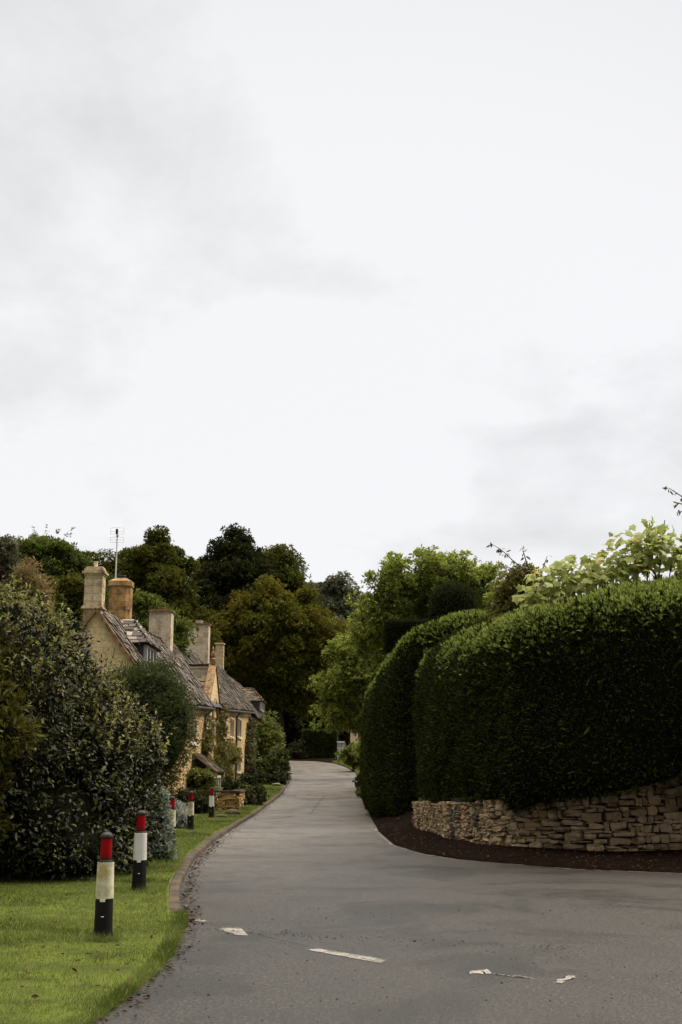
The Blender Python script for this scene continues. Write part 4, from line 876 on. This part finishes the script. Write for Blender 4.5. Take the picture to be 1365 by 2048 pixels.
extra = np.array([P(u, v, Y) for u, v, Y in ((215, 1290, 19.5), (228, 1275, 19.8), (160, 1265, 19), (330, 1500, 20.5), (322, 1520, 20.3), (300, 1440, 20.6), (120, 1235, 18.6), (95, 1225, 18.6), (250, 1345, 20), (60, 1225, 18), (20, 1215, 18))])
st = np.concatenate([pts[sel], extra - [0, 0, .35]])
for s in st:
    d = unit(np.array([rng.normal() * .35, rng.normal() * .35, 1.0])); L = rng.uniform(.15, .45); path = s + d * np.linspace(0, L, 5)[:, None]
    sm_.tube(path, np.linspace(.006, .003, 5), 4, cap=False); k = int(L / .035); k_ = rng.random(k); pos = s + d * (k_ * L)[:, None]
    dd = unit(rng.normal(size=(k, 3)) * .7 + d * .6); m.scatter(LAUREL[0], LAUREL[1], pos, frames(dd, np.array([0, 0, 1.0]) + rng.normal(size=(k, 3)) * .3), rng.uniform(.06, .10, k), 0)
m.f += [(f + m.n, 1, True) for f, _, _ in sm_.f]; m.v += sm_.v; m.build('young_shoots', [M['shoot'], M['twig']], t)

shrub('olive_conifer', 'yellow-olive conifer with feathery sprays at the left edge beside the glossy shrub', [pxe(-30, 1340, 48, 85, 15.9), pxe(-14, 1425, 48, 55, 15.6), pxe(2, 1465, 44, 42, 15.4), pxe(-60, 1600, 45, 150, 16)], 'olivec', 7000, .16, NEEDLE, core=.75, clumps=420, rc=.16, cat='conifer', foot=(-4.6, 15.5, .1))
shrub('rounded_bush', 'large rounded green bush clipped smooth, behind the glossy shrub and before the cottage', [pxe(300, 1455, 78, 124, 30, 1.4), pxe(265, 1450, 70, 110, 30.2, 1.4), pxe(335, 1450, 46, 82, 29.8, 1.0), pxe(290, 1600, 44, 70, 30, .7)], 'round', 30000, .085, SPRAY, core=.84, clumps=1500, rc=.2, inner=.08, uneven=.14)
shrub('silver_conifer', 'small silvery blue conifer standing between two bollards', [pxe(320, 1700, 26, 40, 21.3), pxe(318, 1655, 22, 40, 21.4), pxe(316, 1610, 13, 34, 21.4), pxe(314, 1588, 6, 18, 21.4)], 'silver', 4200, .085, NEEDLE, core=.8, clumps=420, rc=.07, cat='conifer')
shrub('lavender_bush', 'pale grey lavender bush on the verge between two bollards', [pxe(352, 1632, 19, 22, 33.5), pxe(364, 1640, 12, 15, 33.3)], 'lavender', 2600, .13, NEEDLE, core=.8)

# ------------------------------------------------------------------ right: dry stone wall, yew hedges, topiary
wp = np.array(Bp[:9]); wpr = resamp(wp[1:8], 60)[::-1]
sw = thing('stone_wall', (3, 21, .3), 'dry stone retaining wall of rough tan stones under the big hedge', 'wall')
m = MB(); zt_ = lambda s: np.interp(s, [0, .2, .45, .62, .75, .9, 1], [.84, .88, 1.02, 1.42, 1.90, 2.20, 2.30])
stone_wall_mesh(m, wpr, lambda s: .08, zt_, 13, .23, .26); m.build('stones', M['drystone'], sw)
m = MB(); nrm = unit(np.stack([-np.gradient(wpr[:, 1]), np.gradient(wpr[:, 0])], -1)); ins = wpr + nrm * .05
zz = np.array([zt_(s) for s in np.linspace(0, 1, 60)]); m.grid(np.stack([np.concatenate([ins, np.full((60, 1), -.05)], 1), np.concatenate([ins, zz[:, None] + .1], 1), np.concatenate([ins + nrm * 1.0, zz[:, None] + .1], 1)], 0)); m.build('backing', M['gap'], sw)

def hedge(name, label, path, hgt, z0, prof, mat, dens, size, side=1, cat='hedge', seed=0, bumpa=.10):
    """swept hedge: path = plan line of the front face, prof = (depth, height 0..1) around the section"""
    p = resamp(path, 70); s01 = np.linspace(0, 1, 70); tg = unit(np.gradient(p, axis=0)); nrm = side * np.stack([-tg[:, 1], tg[:, 0]], -1)
    H = np.interp(s01, np.linspace(0, 1, len(hgt)), hgt); Z = np.interp(s01, np.linspace(0, 1, len(z0)), z0)
    pr = resamp(prof, 46)
    g = np.stack([np.concatenate([p + nrm * d, (Z + (H - Z) * h)[:, None]], 1) for d, h in pr], 1)
    du = np.gradient(g, axis=0); dv = np.gradient(g, axis=1); N = unit(np.cross(dv, du)); 
    c = g.mean(1, keepdims=True); sg = np.sign((N * (g - c)).sum(-1, keepdims=True)); N = N * np.where(np.median(sg) < 0, -1, 1)
    g = g + N * (bumpa * wob(g.reshape(-1, 3), 1.5, seed).reshape(70, 46, 1) + bumpa * .5 * wob(g.reshape(-1, 3), 4, seed + 1).reshape(70, 46, 1))
    t = thing(name, (p[35, 0], p[35, 1], float(base(p[35, 1]))), label, cat)
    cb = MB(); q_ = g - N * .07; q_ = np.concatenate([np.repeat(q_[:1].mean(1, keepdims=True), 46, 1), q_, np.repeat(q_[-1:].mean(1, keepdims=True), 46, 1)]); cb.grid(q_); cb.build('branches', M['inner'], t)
    dens_k = np.clip(.38 + .9 * N[..., 2], .38, 1.3)[:-1, :-1]
    area = np.linalg.norm(np.cross(du[:-1, :-1], dv[:-1, :-1]), axis=-1); area = area * dens_k; n = int(area.sum() * dens); ii = rng.choice(area.size, n, p=(area / area.sum()).ravel())
    i, j = np.unravel_index(ii, area.shape); a, b = rng.random((n, 1)), rng.random((n, 1))
    q = g[i, j] * (1 - a) * (1 - b) + g[i + 1, j] * a * (1 - b) + g[i, j + 1] * (1 - a) * b + g[i + 1, j + 1] * a * b; nq = N[i, j]
    q = q - nq * (rng.random((n, 1)) * .14 - .03); d = unit(nq * (.75 - .5 * np.clip(nq[:, 2:3], 0, 1)) + np.array([0, 0, .12]) + rng.normal(size=(n, 3)) * .55)
    long = np.where(rng.random(n) > .985, 1.8, 1.0) * np.where((rng.random(n) > .93) & (nq[:, 2] > .35), 1.9, 1.0); d = np.where((long > 1.85)[:, None], unit(d * .5 + [0, 0, .8]), d)
    m = MB(); m.scatter(SPRAY[0], SPRAY[1], q, frames(d, rng.normal(size=(n, 3)) * .5 + nq * .8 + [0, 0, .45]), size * rng.uniform(.6, 1.3, n) * long, 0); m.build('foliage', M[mat], t)
    wt = np.clip(nq[:, 2] - .12, 0, 1) * (wob(q, .9, 4) > -.55); sel = np.where(rng.random(n) < wt * 1.2)[0]; k = len(sel)         # lighter young growth along the top; its pale colour also stands in for light from above
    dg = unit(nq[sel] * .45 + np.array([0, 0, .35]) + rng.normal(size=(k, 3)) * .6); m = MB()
    m.scatter(SPRAY[0], SPRAY[1], q[sel] + nq[sel] * .05, frames(dg, rng.normal(size=(k, 3)) * .5 + nq[sel] + [0, 0, .8]), size * rng.uniform(.6, 1.5, k)); m.build('top_light_growth', M['growth'], t)
    return t
PROF = [(.15, 0), (-.16, .06), (-.25, .3), (-.2, .64), (-.08, .79), (.12, .875), (.6, .955), (1.2, .995), (1.6, 1.0), (2.1, 1.0), (2.5, .95), (2.75, .8), (2.8, 0)]
PROFT = [(.05, 0), (-.1, .12), (-.14, .35), (-.1, .7), (-.02, .86), (.16, .94), (.45, .985), (1.0, 1.0), (1.9, 1.0), (2.2, .95), (2.3, .8), (2.3, 0)]
NP = [(5.2, 35.6), (3.8, 35.7), (2.80, 34.8), (2.28, 32.7), (2.38, 29.8), (2.86, 26.0), (3.45, 23.45), (4.74, 22.35), (6.3, 22.25), (8.6, 22.2), (12.7, 21.7)]
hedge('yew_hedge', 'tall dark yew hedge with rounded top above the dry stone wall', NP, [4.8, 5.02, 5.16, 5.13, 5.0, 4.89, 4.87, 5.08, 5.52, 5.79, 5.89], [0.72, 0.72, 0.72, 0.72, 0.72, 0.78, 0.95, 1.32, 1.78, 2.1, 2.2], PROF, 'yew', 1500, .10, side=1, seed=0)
FP = [(1.9, 62), (1.25, 56), (1.05, 50), (1.02, 45), (1.25, 41), (1.9, 38.6), (3.2, 37.6), (4.7, 37.6), (6.8, 37.4)]
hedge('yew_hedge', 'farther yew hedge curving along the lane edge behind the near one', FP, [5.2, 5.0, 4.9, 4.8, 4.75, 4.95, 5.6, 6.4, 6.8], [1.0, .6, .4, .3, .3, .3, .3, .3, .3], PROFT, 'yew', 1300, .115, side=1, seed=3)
shrub('topiary_dome', 'dark dome-shaped topiary standing above the hedges', [(P(908, 1212, 43), np.array((.86, .86, .86))), (P(908, 1228, 43), np.array((.88, .88, .5)))], 'topiary', 9000, .09, SPRAY, core=.93, cat='topiary', inner=.04)
t = thing('topiary_slab', P(815, 1268, 46), 'dark flat-topped clipped topiary beside the dome topiary', 'topiary')
q0, q1 = P(772, 1298, 46), P(868, 1246, 46); m = MB(); m.box(q0[0] + .05, q1[0], 45.4, 46.9, q0[2] + .05, q1[2] - .05); m.build('branches', M['inner'], t)
n = 15000; u_ = rng.random((n, 3)); f_ = rng.integers(0, 5, n); lo = np.array([q0[0], 45.3, q0[2]]); hi = np.array([q1[0] + .05, 47.0, q1[2]])
pp = lo + (hi - lo) * u_; nn2 = np.zeros((n, 3))
for k, (ax, val) in enumerate(((0, 0), (0, 1), (1, 0), (2, 0), (2, 1))): pp[f_ == k, ax] = (lo, hi)[val][ax]; nn2[f_ == k, ax] = (-1, 1)[val]
m = MB(); m.scatter(SPRAY[0], SPRAY[1], pp, frames(unit(nn2 * .6 + rng.normal(size=(n, 3)) * .5 + [0, 0, .2]), rng.normal(size=(n, 3)) * .5 + nn2 + [0, 0, .4]), .1 * rng.uniform(.6, 1.3, n)); m.build('foliage', M['topiary'], t)
m = MB(); m.tube([(q0[0] + .35, 46.2, .3), (q0[0] + .35, 46.2, q0[2] + .3)], .09, 8); m.tube([(q0[0] + 1.2, 46.2, .3), (q0[0] + 1.2, 46.2, q0[2] + .3)], .1, 8); m.build('trunk', M['bark'], t)

# pale big-leaved shrub behind the hedge
t = thing('large_leaved_shrub', (6.7, 26.8, .8), 'pale yellow-green shrub with big lobed leaves showing above the right-hand hedge', 'shrub')
E = [pxe(1110, 1180, 75, 45, 26.8), pxe(1180, 1150, 80, 48, 26.8), pxe(1260, 1120, 60, 60, 26.8), pxe(1310, 1090, 55, 48, 26.8), pxe(1390, 1120, 60, 50, 26.8), pxe(1075, 1210, 45, 25, 26.6)]
m = MB(); pts, nr = ell_points(E, 1150, .8, .35); n = len(pts); pts += rng.normal(size=pts.shape) * .05
d = unit(nr * [.9, .9, .2] + rng.normal(size=(n, 3)) * .5 + [0, -.2, -.45]); nz = unit(nr * .5 + [0, -.35, .75] + rng.normal(size=(n, 3)) * .4)
m.scatter(LOBED[0], LOBED[1], pts, frames(d, nz), .155 * rng.uniform(.45, 1.3, n), 0); m.build('foliage', M['bigleaf'], t)
m = MB(); r0 = np.array([6.5, 26.9, .8])
for u, v in ((1080, 1200), (1135, 1145), (1180, 1115), (1220, 1120), (1275, 1075), (1300, 1045), (1330, 1040), (1350, 1090), (1240, 1160), (1390, 1080)):
    e = P(u, v, 26.8); m.tube(bez(r0 + rng.normal(size=3) * .1, (r0 + e) / 2 + [0, 0, .5], e, 9), np.linspace(.045, .009, 9), 6)
m.build('stems', M['twig'], t)

def twig_tree(name, label, root, lines, Y, mat, size, extraE=None, emat=None, droop=.7, dn=26):
    t = thing(name, root, label, 'tree'); tr = MB(); lf = MB()
    for ln in lines:
        pts = resamp([P(u, v, Y) for u, v in ln], 10); tr.tube(pts, np.linspace(.028, .006, 10), 6)
        L = np.linalg.norm(np.diff(pts, axis=0), axis=1).sum(); k = int(L * dn); i = rng.integers(2, 10, k); p = pts[i] + rng.normal(size=(k, 3)) * .03
        d = unit(rng.normal(size=(k, 3)) * .55 + [0, 0, -droop]); lf.scatter(LAUREL[0], LAUREL[1], p, frames(d, rng.normal(size=(k, 3))), np.stack([size * .8 * rng.uniform(.7, 1.2, k), size * rng.uniform(.7, 1.3, k), np.full(k, size)], 1), 0)
    a = np.array(root, float); e = P(*lines[0][0], Y); tr.tube(bez(a, (a[0], a[1], (a[2] + e[2]) / 2), e, 9), np.linspace(.11, .03, 9), 8)
    for ln in lines[1:]:
        b = P(*ln[0], Y); tr.tube(bez(e - [0, 0, .4], (e + b) / 2, b, 5), np.linspace(.03, .02, 5), 6)
    if extraE: foliage(lf, extraE, 2600, CLUMP, .16, 130, .3, .4, .5, .3, mat=1)
    lf.build('crown', [M[mat], M[emat or mat]], t); tr.build('trunk', M['twig'], t); return t
twig_tree('cherry_tree', 'bronze-leaved tree with drooping thin branches rising between hedge and pale shrub', (5.2, 31, .8), [[(1085, 1205), (1065, 1150), (1030, 1125), (1005, 1100), (983, 1088)], [(1062, 1150), (1052, 1120), (1045, 1095)], [(1080, 1180), (1085, 1140), (1095, 1112)], [(1060, 1165), (1030, 1140), (1008, 1132)]], 31, 'hangleaf', .13, [pxe(1052, 1175, 30, 30, 31.5), pxe(1030, 1200, 30, 25, 31.5)], 'brownleaf')
twig_tree('overhanging_tree', 'leafy twigs hanging into the sky at the right edge of the picture', (7.4, 23, .8), [[(1440, 1080), (1400, 1020), (1360, 990), (1338, 976)], [(1400, 1035), (1372, 1010), (1352, 1005)], [(1420, 1060), (1390, 1040), (1362, 1022)]], 22.5, 'hangleaf', .10, dn=40)

# ------------------------------------------------------------------ far end of the lane
q0, q1 = P(606, 1524, 103.5), P(674, 1461, 103.5)
t = thing('clipped_hedge', ((q0[0] + q1[0]) / 2, 104, q0[2]), 'square clipped dark hedge with bright flat top at the end of the lane', 'hedge')
lo = np.array([q0[0], 103.2, q0[2] - .3]); hi = np.array([q1[0], 106, q1[2]]); m = MB(); m.box(lo[0] + .1, hi[0] - .1, lo[1] + .1, hi[1], lo[2], hi[2] - .08); m.build('branches', M['inner'], t)
n = 9000; pp = lo + (hi - lo) * rng.random((n, 3)); f_ = rng.integers(0, 6, n); nn2 = np.zeros((n, 3))
for k, (ax, val) in enumerate(((0, 0), (0, 1), (1, 0), (1, 0), (2, 1), (2, 1))): pp[f_ == k, ax] = (lo, hi)[val][ax]; nn2[f_ == k, ax] = (-1, 1)[val]
m = MB(); m.scatter(CLUMP[0], CLUMP[1], pp, frames(unit(nn2 + rng.normal(size=(n, 3)) * .5 + [0, 0, .3]), rng.normal(size=(n, 3)) + nn2), .13 * rng.uniform(.6, 1.3, n)); m.build('foliage', M['round'], t)
shrub('low_bush', 'low olive bush huddled left of the square clipped hedge', [pxe(595, 1507, 14, 18, 103)], 'shrubdk', 900, .2, CLUMP, clumps=60, rc=.3)
shrub('bright_bush', 'bright lime green bush in front of the pale pillar', [pxe(712, 1514, 20, 18, 84), pxe(700, 1510, 12, 15, 83), pxe(727, 1504, 13, 20, 84.5)], 'shrublt', 1900, .22, CLUMP, clumps=130, rc=.3)
shrub('verge_plant', 'low lime green plant at the road edge beneath the hedge', [pxe(724, 1583, 9, 6, 58.4), pxe(731, 1586, 10, 6, 58.2)], 'shrublt', 500, .12, CLUMP)
shrub('verge_plant', 'dark low plant tucked under the far hedge at the bend', [pxe(725, 1563, 12, 14, 62.8), pxe(734, 1569, 14, 16, 62.5)], 'shrubdk', 900, .14, CLUMP)
mb = MB(); n = 7000; y = rng.uniform(74, 97, n); k = rng.random(n); x = xr(y) + .05 + k * 1.6; p = np.stack([x, y, base(y) + .03 + .22 * k], -1)
mb.scatter(BLADE[0], BLADE[1], p, frames(unit(np.array([0, 0, 1.0]) + rng.normal(size=(n, 3)) * .4), rng.normal(size=(n, 3))), np.stack([np.full(n, .03), rng.uniform(.1, .3, n), rng.uniform(.1, .3, n)], 1)); kind(mb.build('verge_grass', M['grass']), 'stuff')
p = P(709, 1500, 87); pl = thing('gate_pillar', (p[0], 87, float(base(87))), 'tall pale pinkish stone pillar behind the bright bush', 'pillar')
tz = P(709, 1458, 87)[2]; m = MB(); m.box(p[0] - .27, p[0] + .27, 86.76, 87.24, float(base(87)) - .1, tz - .12); m.build('shaft', M['render'], pl); m = MB(); m.box(p[0] - .29, p[0] + .29, 86.71, 87.29, tz - .118, tz - .04); m.box(p[0] - .18, p[0] + .18, 86.82, 87.18, tz - .038, tz + .05); m.build('coping', M['frame'], pl)
a, b = P(675, 1520, 100), P(692, 1520, 100); zt2 = P(680, 1486, 100)[2]; gt = thing('garden_gate', (a[0], 100, float(base(100))), 'white picket gate between the square hedge and the pale pillar', 'gate')
m = MB()
for i in range(6): x = a[0] + (b[0] - a[0]) * (i + .5) / 6; m.box(x - .03, x + .03, 99.98, 100.01, a[2] - .05, zt2)
m.build('pickets', M['white'], gt); m = MB(); zb_ = a[2] + .25
m.box(a[0], b[0], 100.013, 100.05, zb_, zb_ + .1); m.build('rail', M['white'], gt); m = MB(); m.box(a[0], b[0], 100.013, 100.05, zt2 - .45, zt2 - .36); m.build('rail', M['white'], gt)
m = MB(); m.box(a[0] - .02, b[0] - .08, 99.93, 100.09, zt2 + .002, zt2 + .14); m.build('top_rail', M['white'], gt)

# ------------------------------------------------------------------ trees
TG = 'trees of the wood behind the cottages'
def T(name, label, px, Y, mat, foot, n=15000, size=.62, rc=1.5, clumps=130, **kw):
    n = int(n * 2.3); size *= .64; clumps = int(clumps * 1.5); rc *= .85
    E = [pxe(*q, Y) for q in px]; f = (P(foot, 1500, Y)[0], Y); return tree(name, label, E, mat, f, n, size, rc, clumps, TG, r0=.45, **kw)
T('oak_tree', 'dense dark green tree with broad rounded crown at the far left', [(95, 1125, 92, 58), (45, 1150, 60, 62), (150, 1150, 45, 55), (100, 1210, 110, 80), (80, 1290, 120, 90)], 105, 't_green', 100, 18000)
T('beech_tree', 'low olive-brown tree behind the aerial and first chimneys', [(225, 1165, 60, 48), (250, 1150, 40, 40), (240, 1230, 90, 80), (240, 1310, 100, 80)], 112, 't_olive', 235)
T('beech_tree', 'tall olive tree with peaked crown rising between aerial and dark tree', [(315, 1120, 40, 48), (300, 1160, 62, 50), (330, 1160, 52, 60), (310, 1230, 85, 80), (330, 1310, 90, 90)], 108, 't_olive', 315, 17000)
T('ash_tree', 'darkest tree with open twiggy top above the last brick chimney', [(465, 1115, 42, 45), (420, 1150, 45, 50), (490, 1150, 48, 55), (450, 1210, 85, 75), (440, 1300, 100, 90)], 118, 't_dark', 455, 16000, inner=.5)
T('ash_tree', 'small olive topped tree at the right shoulder of the dark wood', [(545, 1135, 30, 40), (575, 1165, 30, 40), (560, 1200, 45, 60), (520, 1180, 40, 60)], 124, 't_olive', 550, 11000, size=.55, inner=.5)
T('beech_tree', 'big bronze-green tree with layered boughs overhanging the end of the lane', [(535, 1225, 75, 45), (600, 1240, 60, 50), (480, 1255, 55, 40), (555, 1290, 100, 70), (630, 1300, 45, 60), (500, 1320, 70, 60), (600, 1360, 70, 60), (655, 1290, 25, 35)], 113, 't_brown', 560, 24000, size=.5, rc=1.2, clumps=230)
T('willow_tree', 'grey-green feathery willow against the sky between the two big trees', [(665, 1215, 45, 38), (700, 1225, 28, 36), (640, 1210, 30, 30), (680, 1260, 50, 40)], 160, 't_grey', 675, 11000, size=.75, rc=1.6, clumps=110)
T('willow_tree', 'low pale grey-green tree right of the bronze tree, below the willow', [(668, 1290, 40, 34), (690, 1310, 30, 40), (650, 1320, 40, 40)], 135, 't_grey', 670, 8000, size=.55, rc=1.2, clumps=80)
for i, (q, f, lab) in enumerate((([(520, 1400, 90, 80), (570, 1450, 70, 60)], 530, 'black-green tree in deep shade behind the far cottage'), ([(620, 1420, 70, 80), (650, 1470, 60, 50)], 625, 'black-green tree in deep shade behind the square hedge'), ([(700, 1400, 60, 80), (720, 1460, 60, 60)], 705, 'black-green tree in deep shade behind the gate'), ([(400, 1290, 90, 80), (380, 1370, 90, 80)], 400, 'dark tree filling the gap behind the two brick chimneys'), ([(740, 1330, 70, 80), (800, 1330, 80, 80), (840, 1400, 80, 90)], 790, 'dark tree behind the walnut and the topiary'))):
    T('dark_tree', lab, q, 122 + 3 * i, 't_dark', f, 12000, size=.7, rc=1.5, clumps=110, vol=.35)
tree('hawthorn_tree', 'fresh green small tree peeping between the orange and brick chimneys', [pxe(275, 1250, 36, 45, 60), pxe(330, 1278, 26, 38, 60), pxe(290, 1220, 16, 18, 60), pxe(215, 1215, 14, 30, 60), pxe(348, 1292, 13, 26, 60)], 't_green', (-10.9, 60), 9000, .3, .7, 140, None, .2)
tree('dry_birch', 'pale brown withered tree above the glossy shrub at the left', [pxe(48, 1165, 22, 36, 42), pxe(75, 1185, 22, 32, 42), pxe(55, 1215, 34, 40, 42), pxe(70, 1260, 34, 50, 42)], 't_dry', (-11, 42), 8000, .17, .35, 240, None, .12, tmpl=NEEDLE)
tree('maple_sapling', 'small olive and copper tree between the withered tree and the first chimney', [pxe(130, 1205, 28, 38, 48), pxe(150, 1180, 18, 26, 48), pxe(120, 1260, 45, 50, 48), pxe(185, 1215, 14, 40, 50)], 't_olive', (-11.3, 48), 8000, .24, .5, 160, None, .15)
tree('pale_tree', 'pale green slender tree at the extreme left edge', [pxe(12, 1130, 14, 50, 60), pxe(18, 1180, 18, 45, 60), pxe(10, 1260, 30, 60, 60)], 't_grey', (-16.7, 60), 4500, .26, .5, 90, None, .15)
tree('walnut_tree', 'large light green tree with gappy rounded crown behind the topiary', [pxe(800, 1165, 58, 42, 64), pxe(870, 1145, 60, 42, 64), pxe(935, 1165, 55, 48, 64), pxe(985, 1185, 35, 42, 64), pxe(775, 1215, 50, 45, 64), pxe(850, 1215, 70, 40, 66), pxe(745, 1265, 40, 45, 66), pxe(960, 1220, 60, 35, 64), pxe(1010, 1200, 25, 25, 62)], 't_lime', (5.2, 66), 13500, .28, .60, 330, None, .4, 12, inner=.45, vol=.06)
tree('walnut_tree', 'lower light green tree leaning over the lane beside the curving hedge', [pxe(705, 1325, 48, 40, 74), pxe(690, 1380, 42, 48, 74), pxe(735, 1300, 40, 42, 74), pxe(740, 1375, 40, 60, 75), pxe(700, 1425, 45, 30, 74), pxe(765, 1340, 40, 60, 75), pxe(745, 1425, 30, 35, 74)], 't_lime', (2.9, 76), 14000, .28, .62, 300, None, .3, 10, inner=.4, vol=.1)
tree('dark_cypress', 'nearly black narrow conifer cut by the left edge of the picture', [pxe(-38, 1260, 42, 190, 26, .5), pxe(-26, 1240, 26, 140, 26, .4)], 't_red', (-7.9, 26), 6000, .11, .15, 300, None, .12, tmpl=NEEDLE, inner=.1)
